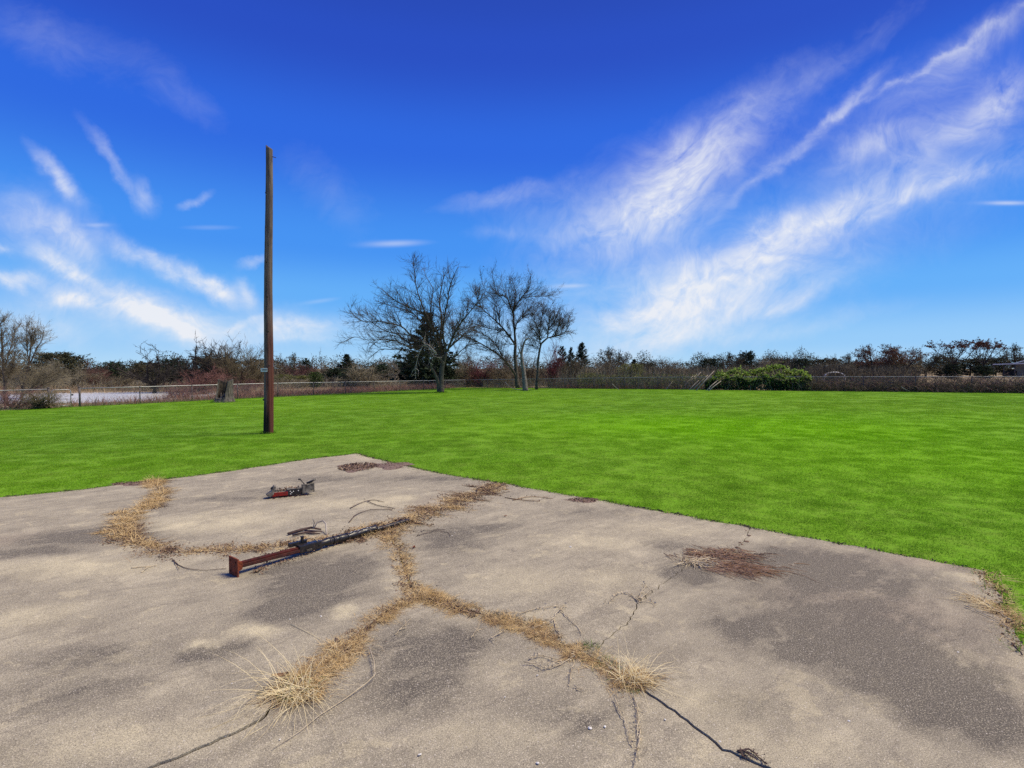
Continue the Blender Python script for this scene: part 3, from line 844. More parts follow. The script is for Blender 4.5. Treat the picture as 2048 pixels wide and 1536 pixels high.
def spawn(segs, n, ang, length, m, rk, trop=.1, wig=.15, bias=None, rmin=.0, rmax=9.0, taper=.3, rref=None):
    """n side shoots from the given segments; returns their segments."""
    p0, p1, r0, r1 = segs[:, :3], segs[:, 3:6], segs[:, 6], segs[:, 7]
    L = np.linalg.norm(p1 - p0, axis=1); wgt = L if bias is None else L * bias
    idx = rng.choice(len(segs), n, p=wgt / wgt.sum()); t = rng.uniform(0, 1, n)
    p = p0[idx] + (p1 - p0)[idx] * t[:, None]; r = np.clip((r0 + (r1 - r0) * .5)[idx] * rk, rmin, rmax)
    d0 = norm((p1 - p0)[idx]); x, y = perp(d0); a = rng.uniform(0, 2 * np.pi, n); th = R(1) * rng.uniform(*ang, n)
    d = d0 * np.cos(th)[:, None] + (x * np.cos(a)[:, None] + y * np.sin(a)[:, None]) * np.sin(th)[:, None]
    ln = rng.uniform(*length, n) * (np.clip((r0 * .5 + r1 * .5)[idx] / rref, .4, 1) if rref else 1); out = []
    rr = r.copy()
    for k in range(m):
        d = norm(d + rng.normal(0, wig, (n, 3)) + UP * trop)
        q = p + d * (ln / m)[:, None]; rn = r * (1 - (1 - taper) * (k + 1) / m)
        out.append(np.column_stack([p, q, rr, rn])); p = q; rr = rn
    return np.concatenate(out)


def limb(pts, r0, r1, k=4):
    """Smooth limb through given points -> segments, radii tapering."""
    pts = np.array([list(p) for p in pts], float)
    if len(pts) == 2: pts = np.vstack([pts[0], pts.mean(0), pts[1]])
    P = np.vstack([2 * pts[0] - pts[1], pts, 2 * pts[-1] - pts[-2]]); out = []
    for i in range(1, len(P) - 2):
        for t in np.arange(k) / k:
            out.append(.5 * (2 * P[i] + (P[i + 1] - P[i - 1]) * t + (2 * P[i - 1] - 5 * P[i] + 4 * P[i + 1] - P[i + 2]) * t * t + (3 * P[i] - P[i - 1] - 3 * P[i + 1] + P[i + 2]) * t ** 3))
    out.append(pts[-1]); out = np.array(out)
    s = np.concatenate([[0], np.cumsum(np.linalg.norm(np.diff(out, axis=0), axis=1))]); s /= s[-1]
    r = r0 + (r1 - r0) * s ** .8
    return np.column_stack([out[:-1], out[1:], r[:-1], r[1:]]), out, r


def leaf_quads(P, size, flat=0.0, jitter=0.0):
    n = len(P); a = norm(rng.normal(0, 1, (n, 3)) * np.array([1, 1, 1 - flat])); b = norm(np.cross(a, rng.normal(0, 1, (n, 3))))
    s = (np.broadcast_to(size, (n,)) * rng.uniform(.6, 1.3, n))[:, None]
    V = np.stack([P - a * s, P - b * s * .55, P + a * s, P + b * s * .55], 1).reshape(-1, 3)
    return V, (np.arange(n) * 4)[:, None] + np.arange(4)


# ---------------------------------------------------------------- the two big bare trees and the small ones, limbs as they stand
def traced_tree(name, Y, base_px, limbs, label, trunk_mat, twig_mat, n2, n3, n4, r_trunk, scale=1.0, group=None, leaves=None, depth_spread=.45, extra=None, cat='tree', len_k=1.0, base_pt=None):
    base = base_pt or G(*base_px); Y = base.y
    root = empty(name, base, label, cat, group)
    tv = MB(); allsegs = []; b = np.array(base)
    for k, (pts, r0, r1, dd) in enumerate(limbs):
        P = []
        x0 = pts[0]
        tot = sum(math.dist(pts[i], pts[i + 1]) for i in range(len(pts) - 1)) or 1; run = 0
        for i, q in enumerate(pts):
            if i: run += math.dist(pts[i - 1], pts[i])
            P.append(np.array(AT(q[0], q[1], Y + dd * run / tot)) - b)
        if dd != dd: continue
        sg, cl, rr = limb(P, r0 if r0 >= r_trunk * .75 else r0 * .9, r1 * .9); allsegs.append(sg)
        tv.tube(cl, rr, 8 if r0 > .1 else 6, cap=True)
    trunk = tv.build('trunk', trunk_mat, root, True)
    L1 = np.concatenate(allsegs); wb = np.where(L1[:, 6] > r_trunk * .45, .0, 1.0) + .02
    k = scale * len_k
    L2 = spawn(L1, n2, (22, 55), (.8 * k, 2.2 * k), 5, .5, .07, .13, wb, .011, .03, rref=.042)
    L3 = spawn(L2, n3, (22, 55), (.45 * k, 1.15 * k), 3, .6, .08, .13, None, .010, .02)
    L4 = spawn(L3, n4, (20, 50), (.22 * k, .6 * k), 2, .7, .07, .15, None, .0075, .012)
    mb = MB()
    for s, sd_ in ((L2, 4), (L3, 3), (L4, 3)):
        V, F = seg_tubes(s, sd_); mb.add(V, F)
    crown = mb.build('crown', twig_mat, root)
    if leaves:
        m_, n_, sz = leaves
        pick = rng.choice(len(L4), n_); V, Q = leaf_quads(L4[pick, 3:6] + rng.normal(0, .06, (n_, 3)), sz)
        link('dead_leaves', mesh_np('dead_leaves', V, [Q]), m_, root)['kind'] = 'stuff'
    return root


t1 = [
    ([(882, 786), (882, 765), (883, 746), (886, 727), (893, 705)], .30, .17, 0),
    ([(878, 784), (876, 765), (869, 746), (862, 733), (866, 722), (872, 712)], .20, .10, -.8),
    ([(886, 727), (880, 710), (879, 690), (882, 661), (883, 633), (879, 604), (883, 576), (888, 548)], .15, .03, 1.0),
    ([(893, 705), (886, 670), (888, 638), (895, 604), (899, 576), (907, 553), (916, 534)], .12, .025, -1.2),
    ([(895, 703), (899, 691), (910, 665), (925, 642), (940, 623), (958, 602), (965, 590)], .12, .025, -1.8),
    ([(899, 695), (922, 674), (939, 659), (962, 650)], .09, .02, 1.6),
    ([(897, 724), (910, 714), (925, 699), (942, 689), (955, 688)], .06, .018, -1.0),
    ([(880, 700), (857, 642), (842, 604), (833, 576), (829, 544), (826, 523)], .12, .02, -1.0),
    ([(857, 642), (851, 628), (812, 612), (786, 597), (761, 576)], .08, .018, -1.6),
    ([(872, 690), (850, 655), (823, 625), (782, 612), (752, 601)], .09, .018, 2.0),
    ([(872, 700), (840, 682), (825, 676), (803, 653), (763, 644), (723, 642), (699, 621)], .11, .02, -2.6),
    ([(872, 706), (820, 687), (797, 670), (765, 659), (727, 633), (712, 628)], .10, .018, 1.5),
    ([(872, 712), (812, 691), (786, 680), (737, 680), (708, 674), (684, 686)], .09, .016, -3.2),
    ([(872, 714), (810, 699), (782, 699), (761, 699), (742, 714), (724, 729)], .08, .016, -1.8),
    ([(806, 698), (793, 708), (788, 720), (782, 734)], .04, .012, -.6),
    ([(830, 702), (815, 712), (806, 728), (803, 742)], .04, .012, 1.0),
    ([(878, 672), (862, 640), (863, 601), (866, 578), (854, 557), (848, 540)], .08, .02, 2.0),
    ([(895, 700), (906, 668), (902, 640), (897, 622)], .06, .02, 1.6),
    ([(805, 656), (790, 640), (770, 628)], .05, .014, -1.2),
    ([(840, 684), (800, 675), (772, 672), (740, 694)], .05, .014, 1.8),
]
tree1 = traced_tree('bare_tree', None, (882, 785), t1, 'large bare tree with low spreading limbs, its trunk forked at the lawn edge', M['tree_bark'], M['tree_twig'], 520, 2800, 6500, .30)
pl = MB()                              # sprays hanging on its near side, sunlight put into their pale colour
bt = np.array(tree1.location); segs = []
for pts in ([(873, 706), (852, 688), (838, 708), (831, 737), (831, 756)], [(872, 708), (858, 690), (862, 700), (868, 712), (884, 716)], [(868, 712), (858, 722), (866, 730)], [(866, 702), (848, 686), (850, 672)], [(831, 737), (824, 742)], [(831, 737), (838, 741)], [(866, 722), (862, 712), (870, 705)]):
    s_, cl, rr = limb([np.array(AT(x, y, tree1.location.y - 1.4)) - bt for x, y in pts], .038, .018); segs.append(s_); pl.tube(cl, rr, 5)
s2 = spawn(np.concatenate(segs), 60, (25, 60), (.3, .8), 4, .6, -.05, .22, None, .012, .022); V, F = seg_tubes(s2, 4); pl.add(V, F)
o = pl.build('lit_branches', M['twig_pale'], tree1, True); o['label'] = 'branches drooping on its near side, coloured pale as if sunlit'

t2 = [
    ([(1035, 776), (1033, 750), (1031, 725), (1030, 706), (1031, 688)], .24, .15, 0),
    ([(1031, 690), (1029, 662), (1027, 640), (1027, 620)], .15, .08, .3),
    ([(1034, 758), (1030, 748), (1012, 723), (995, 708), (970, 692), (944, 678), (919, 669), (905, 655)], .15, .02, -2.0),
    ([(1006, 716), (995, 695), (979, 676), (958, 665), (938, 658)], .07, .018, -1.5),
    ([(1031, 690), (1016, 669), (1000, 650), (984, 635), (962, 614), (954, 592), (951, 577)], .13, .02, -1.2),
    ([(1008, 662), (983, 658), (958, 650), (933, 644), (922, 640)], .06, .016, 1.4),
    ([(1000, 650), (996, 628), (991, 606), (983, 590), (970, 579), (962, 556)], .07, .016, 1.5),
    ([(962, 614), (945, 605), (936, 600)], .04, .014, -.8),
    ([(1027, 628), (1021, 614), (1012, 592), (994, 588), (984, 551)], .08, .016, -1.4),
    ([(1012, 592), (1006, 575), (1000, 552)], .04, .014, .6),
    ([(1027, 622), (1035, 606), (1049, 588), (1060, 572), (1062, 548)], .08, .016, -1.0),
    ([(1042, 596), (1069, 593), (1093, 592), (1110, 583)], .05, .014, 1.3),
    ([(1027, 622), (1029, 600), (1030, 579), (1024, 556)], .06, .016, 1.0),
    ([(1030, 664), (1035, 642), (1046, 630), (1060, 618), (1068, 604)], .07, .016, 1.6),
    ([(1035, 645), (1052, 630), (1078, 628)], .04, .014, -1.0),
    ([(1030, 690), (1022, 688), (1005, 690), (990, 698), (975, 718)], .05, .014, -1.4),
    ([(1031, 720), (1040, 700), (1046, 680), (1062, 660)], .05, .014, .8),
]
traced_tree('bare_tree', None, (1035, 776.5), t2, 'bare rust tipped tree standing behind the grey snag near the fence corner', M['tree_bark'], M['tree_twig'], 460, 2500, 6500, .24, leaves=(M['leaf_rust'], 260, .07))
t3 = [
    ([(1073, 779), (1075, 750), (1076, 723), (1081, 692), (1086, 684), (1095, 676)], .16, .08, 0),
    ([(1095, 676), (1108, 672), (1120, 669), (1132, 662), (1138, 650)], .07, .018, -.8),
    ([(1081, 694), (1079, 662), (1083, 635), (1086, 612)], .07, .018, .8),
    ([(1095, 676), (1096, 655), (1099, 635), (1102, 612)], .06, .018, -.6),
    ([(1110, 671), (1118, 650), (1128, 636), (1135, 626)], .05, .016, .8),
    ([(1083, 680), (1068, 660), (1058, 645)], .05, .016, -.9),
    ([(1096, 660), (1110, 640), (1116, 622)], .05, .016, .6), ([(1080, 700), (1066, 690), (1056, 672)], .04, .014, .5), ([(1079, 662), (1068, 640), (1062, 622)], .04, .014, -.5), ([(1120, 669), (1130, 650), (1139, 640)], .035, .014, .7)]
traced_tree('bare_tree', None, (1073, 779), t3, 'smaller bare tree with a round twiggy crown, beside the red bush', M['tree_bark'], M['tree_twig'], 300, 1500, 3800, .16, .72, leaves=(M['leaf_rust'], 200, .06))
snag = [([(1051, 783), (1049, 760), (1047, 741), (1044, 722), (1043, 706), (1048, 686), (1052, 679), (1056, 677)], .26, .07, 0),
        ([(1043, 712), (1038, 700), (1036, 692)], .06, .03, -.4)]
traced_tree('dead_tree', None, (1051, 782), snag, 'grey dead snag with a broken hooked top, standing on the lawn', M['bark_grey'], M['twig_grey'], 14, 30, 50, .26, .35, len_k=.6)
# trees at the left edge, just past the fence
te = [
    ([(10, 806), (10, 770), (6, 730), (4, 690), (1, 645)], .13, .03, 0), ([(8, 740), (20, 700), (33, 655)], .06, .02, .6),
    ([(6, 720), (-8, 690), (-16, 650)], .06, .02, -.5), ([(9, 770), (24, 735), (30, 700), (28, 668)], .06, .02, -.8)]
traced_tree('bare_tree', None, (10, 806), te, 'bare purple grey tree at the far left end of the fence', M['tree_bark'], M['twig_brown'], 160, 800, 2200, .13, .7)
tf = [
    ([(42, 800), (50, 765), (57, 730), (62, 690), (65, 655)], .12, .03, 0), ([(55, 740), (72, 700), (84, 680), (88, 660)], .08, .02, .5),
    ([(57, 725), (54, 690), (53, 652)], .06, .02, -.4), ([(60, 700), (70, 672), (78, 668)], .04, .02, .3),
    ([(40, 795), (70, 770), (98, 750), (117, 728)], .07, .015, -.6), ([(52, 786), (95, 765), (118, 757), (145, 752), (160, 741)], .06, .012, -.9),
    ([(85, 759), (105, 752), (127, 737)], .035, .012, -.5), ([(45, 780), (30, 740), (14, 735)], .05, .015, .6), ([(48, 770), (70, 745), (110, 735)], .04, .012, .9)]
traced_tree('bare_tree', None, (44, 803), tf, 'bare tree with steep stems and long pale low branches, left of the gate', M['tree_bark'], M['twig_grey'], 240, 1300, 3400, .12, .75)

# ---------------------------------------------------------------- background tree kinds (unit height, copied)
def bush_mesh(seed, n0=9, spread=.42, stems_len=(.5, .8), up=1.0, counts=(110, 520, 1500)):
    global rng
    keep = rng; rng = np.random.default_rng(seed)
    p = np.column_stack([rng.normal(0, .035, (n0, 2)), np.zeros(n0)]); d = norm(np.column_stack([rng.normal(0, spread, (n0, 2)), np.full(n0, up)]))
    L = rng.uniform(*stems_len, n0); segs = []; m = 7
    for k in range(m):
        d = norm(d + rng.normal(0, .10, (n0, 3)) + UP * .05); q = p + d * (L / m)[:, None]
        segs.append(np.column_stack([p, q, np.full(n0, .013 * (1 - k / m) + .004), np.full(n0, .013 * (1 - (k + 1) / m) + .004)])); p = q
    L0 = np.concatenate(segs)
    a = spawn(L0, counts[0], (25, 60), (.18, .42), 4, .6, .10, .14, None, .0035, .008)
    b = spawn(a, counts[1], (25, 60), (.09, .24), 3, .7, .07, .18, None, .0026, .005)
    c = spawn(b, counts[2], (20, 60), (.05, .14), 2, .8, .05, .2, None, .0022, .004)
    V0, F0 = seg_tubes(np.concatenate([L0]), 5); mb = MB()
    for s in (a, b, c):
        V, F = seg_tubes(s, 3); mb.add(V, F)
    rng = keep
    V = np.concatenate(mb.V); zt = np.percentile(V[:, 2], 99.5); wd = np.percentile(np.abs(V[:, :2]), 97)
    V /= (zt, zt, zt); V0 = V0 / zt
    return mesh_np('trunk', V0, [F0]), mesh_np('crown', V, mb.Q), wd / zt


def oak_mesh(seed, leaves=0, trunk=.22, flat=False):
    global rng
    keep = rng; rng = np.random.default_rng(seed)
    segs = []; tr, cl, rr = limb([(0, 0, 0), (rng.normal(0, .02), 0, trunk * .6), (rng.normal(0, .03), rng.normal(0, .03), trunk)], .035, .026)
    top = cl[-1]; n0 = 7; L = []
    for k in range(n0):
        a = k * 2 * np.pi / n0 + rng.normal(0, .3); out = rng.uniform(.45, .95) if not flat else rng.uniform(.5, .8)
        p = top - np.array([0, 0, rng.uniform(0, trunk * .35)]); d = norm(np.array([np.cos(a) * out, np.sin(a) * out, rng.uniform(.35, 1.0)])); q = [p]
        for s in range(6):
            d = norm(d + rng.normal(0, .24, 3) + UP * (.04 if not flat else .10)); p = p + d * rng.uniform(.07, .12); q.append(p)
        sg, c2, r2 = limb(q, .020, .006, 2); sg[:, 6:] *= 1.25; L.append(sg)
    L0 = np.concatenate(L)
    a = spawn(L0, 70, (30, 70), (.12, .32), 5, .6, .04, .28, None, .004, .010)
    b = spawn(a, 260, (30, 70), (.07, .18), 3, .7, .03, .28, None, .0042, .007)
    c = spawn(b, 620, (25, 65), (.04, .10), 2, .8, .03, .25, None, .0034, .005)
    tm = MB(); V, F = seg_tubes(np.concatenate([tr, L0]), 6); tm.add(V, F)
    cm = MB()
    for s in (a, b, c):
        V, F = seg_tubes(s, 3); cm.add(V, F)
    lq = None
    if leaves:
        src = np.concatenate([b, c]); src = src[src[:, 5] > np.percentile(src[:, 5], 35 if not flat else 60)]
        pick = src[rng.choice(len(src), leaves), 3:6]; lq = leaf_quads(pick + rng.normal(0, .016, (leaves, 3)), .012)
    rng = keep
    V1, V2 = np.concatenate(tm.V), np.concatenate(cm.V); zt = np.percentile(V2[:, 2], 99.5); wd = np.percentile(np.abs(V2[:, :2]), 97)
    out = [mesh_np('trunk', V1 / zt, tm.Q), mesh_np('crown', V2 / zt, cm.Q), wd / zt]
    out.append(mesh_np('foliage', lq[0] / zt, [lq[1]]) if leaves else None)
    return out


def cedar_mesh(seed, n=150, per=26, shape='cone', size=.020):
    global rng
    keep = rng; rng = np.random.default_rng(seed)
    h = rng.uniform(.06, .98, n) ** .9; a = rng.uniform(0, 2 * np.pi, n)
    prof = {'cone': .30 * (1 - h) ** 1.0 + .012, 'round': .36 * np.sqrt(np.clip(1 - ((h - .5) / .52) ** 2, 0, 1)) + .03, 'column': .19 * (1 - h ** 3) + .02,
            'dome': .62 * np.sqrt(np.clip(1 - (h * .98) ** 2, 0, 1)) + .04}[shape]
    ln = prof * rng.uniform(.65, 1.2, n)
    tip = np.column_stack([np.cos(a) * ln, np.sin(a) * ln, h + ln * rng.uniform(-.05, .45, n)]); org = np.column_stack([np.zeros((n, 2)), h * .92])
    t = rng.uniform(.15, 1.0, (n, per)) ** .6
    P = org[:, None] + (tip - org)[:, None] * t[..., None] + rng.normal(0, 1, (n, per, 3)) * (.004 + .045 * prof)[:, None, None] + rng.normal(0, .006, (n, 1, 3)); P = P.reshape(-1, 3)
    V, Q = leaf_quads(P, size * np.repeat(.45 + .65 * np.clip(prof / .25, 0, 1), per))
    sg = np.column_stack([org, tip, np.full(n, .005), np.full(n, .002)])[::2]; tr, cl, rr = limb([(0, 0, 0), (.005, 0, .5), (0, .004, .95)], .022, .004)
    V0, F0 = seg_tubes(np.concatenate([tr, sg]), 4)
    rng = keep
    zt = np.percentile(V[:, 2], 99.9); wd = np.percentile(np.abs(V[:, :2]), 99)
    return mesh_np('trunk', V0 / zt, [F0]), mesh_np('crown', V / zt, [Q]), wd / zt


def umbrella_mesh(seed):
    global rng
    keep = rng; rng = np.random.default_rng(seed)
    fork = np.array([rng.normal(0, .02), 0, .40]); tr, cl, rr = limb([(0, 0, 0), (.01, 0, .22), fork], .026, .020); L = []; ends = []
    for k in range(9):
        a = k * 2 * np.pi / 9 + rng.normal(0, .2); ro = (.58, .40, .62, .25, .55, .15, .60, .45, .30)[k]; z1 = .93 - .22 * ro ** 2 + rng.normal(0, .015)
        e = np.array([math.cos(a) * ro, math.sin(a) * ro, z1]); m1 = fork + (e - fork) * .4 + (0, 0, -.03) + rng.normal(0, .02, 3); m2 = fork + (e - fork) * .72 + (0, 0, .02) + rng.normal(0, .02, 3)
        sg, c2, r2 = limb([fork, m1, m2, e], .013, .004, 3); L.append(sg); ends += [e, m2 + (e - m2) * .5]
    L0 = np.concatenate(L); hi = (L0[:, 5] > .66).astype(float) + .02
    a = spawn(L0, 90, (25, 60), (.08, .22), 4, .6, .05, .2, hi, .0035, .006); a[:, [2, 5]] = np.minimum(a[:, [2, 5]], .985)
    b = spawn(a, 260, (25, 60), (.05, .12), 2, .7, .05, .2, None, .003, .004); mb = MB(); V, F = seg_tubes(np.concatenate([tr, L0]), 5)
    cm = MB()
    for s in (a, b): V2, F2 = seg_tubes(s, 3); cm.add(V2, F2)
    src = b[b[:, 5] > .80]; pick = src[rng.choice(len(src), 1400), 3:6] + rng.normal(0, .02, (1400, 3)) * (1, 1, .45); V3, Q3 = leaf_quads(pick, .019)
    rng = keep
    V2 = np.concatenate(cm.V); zt = np.percentile(V3[:, 2], 99); wd = np.percentile(np.abs(V3[:, :2]), 98)
    return [mesh_np('trunk', V / zt, [F]), mesh_np('crown', V2 / zt, cm.Q), wd / zt, mesh_np('foliage', V3 / zt, [Q3])]


BUSH = [bush_mesh(s) for s in (11, 12, 13, 14)]
TALL = [bush_mesh(s, 6, .20, (.6, .9), 1.2, (100, 420, 1100)) for s in (21, 22)]
OAK = [oak_mesh(s) for s in (31, 32, 35)]
LOAK = [oak_mesh(s, 4200) for s in (41, 42)]
UMB = [umbrella_mesh(s) for s in (51, 52)]
CED = [cedar_mesh(61), cedar_mesh(62, 170, 26, 'cone', .018), cedar_mesh(63, 150, 26, 'column')]
RND = [cedar_mesh(71, 230, 36, 'round', .016), cedar_mesh(72, 220, 38, 'round', .017)]
DOME = [cedar_mesh(81, 420, 34, 'dome', .017)]
_mats = {}


def with_mat(me, m):
    key = (me.name, m.name)
    if key not in _mats:
        c = me.copy(); c.name = me.name.split('.')[0]; c.materials.clear(); c.materials.append(m); _mats[key] = c
    return _mats[key]


def place(kind, px, top, wpx, Y, label, k=0, name=None, cat='tree', group=None, base_py=None):
    x = (px - 1024) / FPX * Y; z0 = gz(x, Y) - .1
    h = AT(px, top, Y).z - z0; wd = wpx / FPX * Y / 2
    fol = None
    if kind in ('bush', 'redbush', 'palebush', 'budbush', 'tall', 'redtall'):
        src = (TALL if 'tall' in kind else BUSH); me = src[k % len(src)]
        tm, cm = {'bush': ('bark_dark', 'twig_brown'), 'redbush': ('twig_red', 'twig_red'), 'palebush': ('twig_grey', 'twig_grey'), 'budbush': ('bark_dark', 'bud_red'), 'tall': ('twig_brown', 'twig_brown'), 'redtall': ('bark_dark', 'bud_red')}[kind]
    elif kind == 'oak': me = OAK[k % 3]; tm, cm = 'oak_bark', 'oak_bark'
    elif kind == 'brownoak': me = OAK[k % 3]; tm, cm = 'bark_dark', 'twig_brown'
    elif kind == 'leafoak': me = LOAK[k % 2]; tm, cm = 'oak_bark', 'twig_brown'; fol = 'leaf_rust' if k < 2 else 'olive_leaf'
    elif kind == 'umbrella': me = UMB[k % 2]; tm, cm = 'oak_bark', 'twig_dark'; fol = 'leaf_rust'
    elif kind == 'cedar': me = CED[k % 3]; tm, cm = 'bark_dark', 'cedar'
    elif kind == 'evergreen': me = RND[k % 2]; tm, cm = 'bark_dark', 'cedar'
    elif kind == 'olive': me = RND[k % 2]; tm, cm = 'bark_dark', 'olive_leaf'
    elif kind == 'bright': me = RND[k % 2]; tm, cm = 'bark_dark', 'cedar_bright'
    elif kind == 'yellow': me = RND[k % 2]; tm, cm = 'twig_grey', 'yellow_leaf'
    elif kind == 'dome': me = DOME[0]; tm, cm = 'bark_dark', 'olive_leaf'
    nm = name or {'bush': 'bare_bush', 'palebush': 'bare_bush', 'redbush': 'red_bush', 'budbush': 'red_bush', 'tall': 'bare_sapling', 'redtall': 'red_bush', 'oak': 'bare_oak', 'brownoak': 'bare_oak', 'leafoak': 'oak_tree', 'umbrella': 'flat_topped_tree', 'cedar': 'cedar_tree', 'evergreen': 'evergreen_tree', 'olive': 'evergreen_tree', 'bright': 'young_cedar', 'yellow': 'leafy_shrub', 'dome': 'live_oak'}[kind]
    root = empty(nm, (x, Y, z0), label, cat, group, rz=rng.uniform(-.5, .5) + (0 if kind == 'umbrella' else rng.integers(0, 4) * 1.57))
    sxy = wd / me[2]; root.scale = (sxy, sxy, h)
    link('trunk', with_mat(me[0], M[tm]), None, root); link('crown', with_mat(me[1], M[cm]), None, root)
    if fol: link('foliage', with_mat(me[3], M[fol]), None, root)
    return root


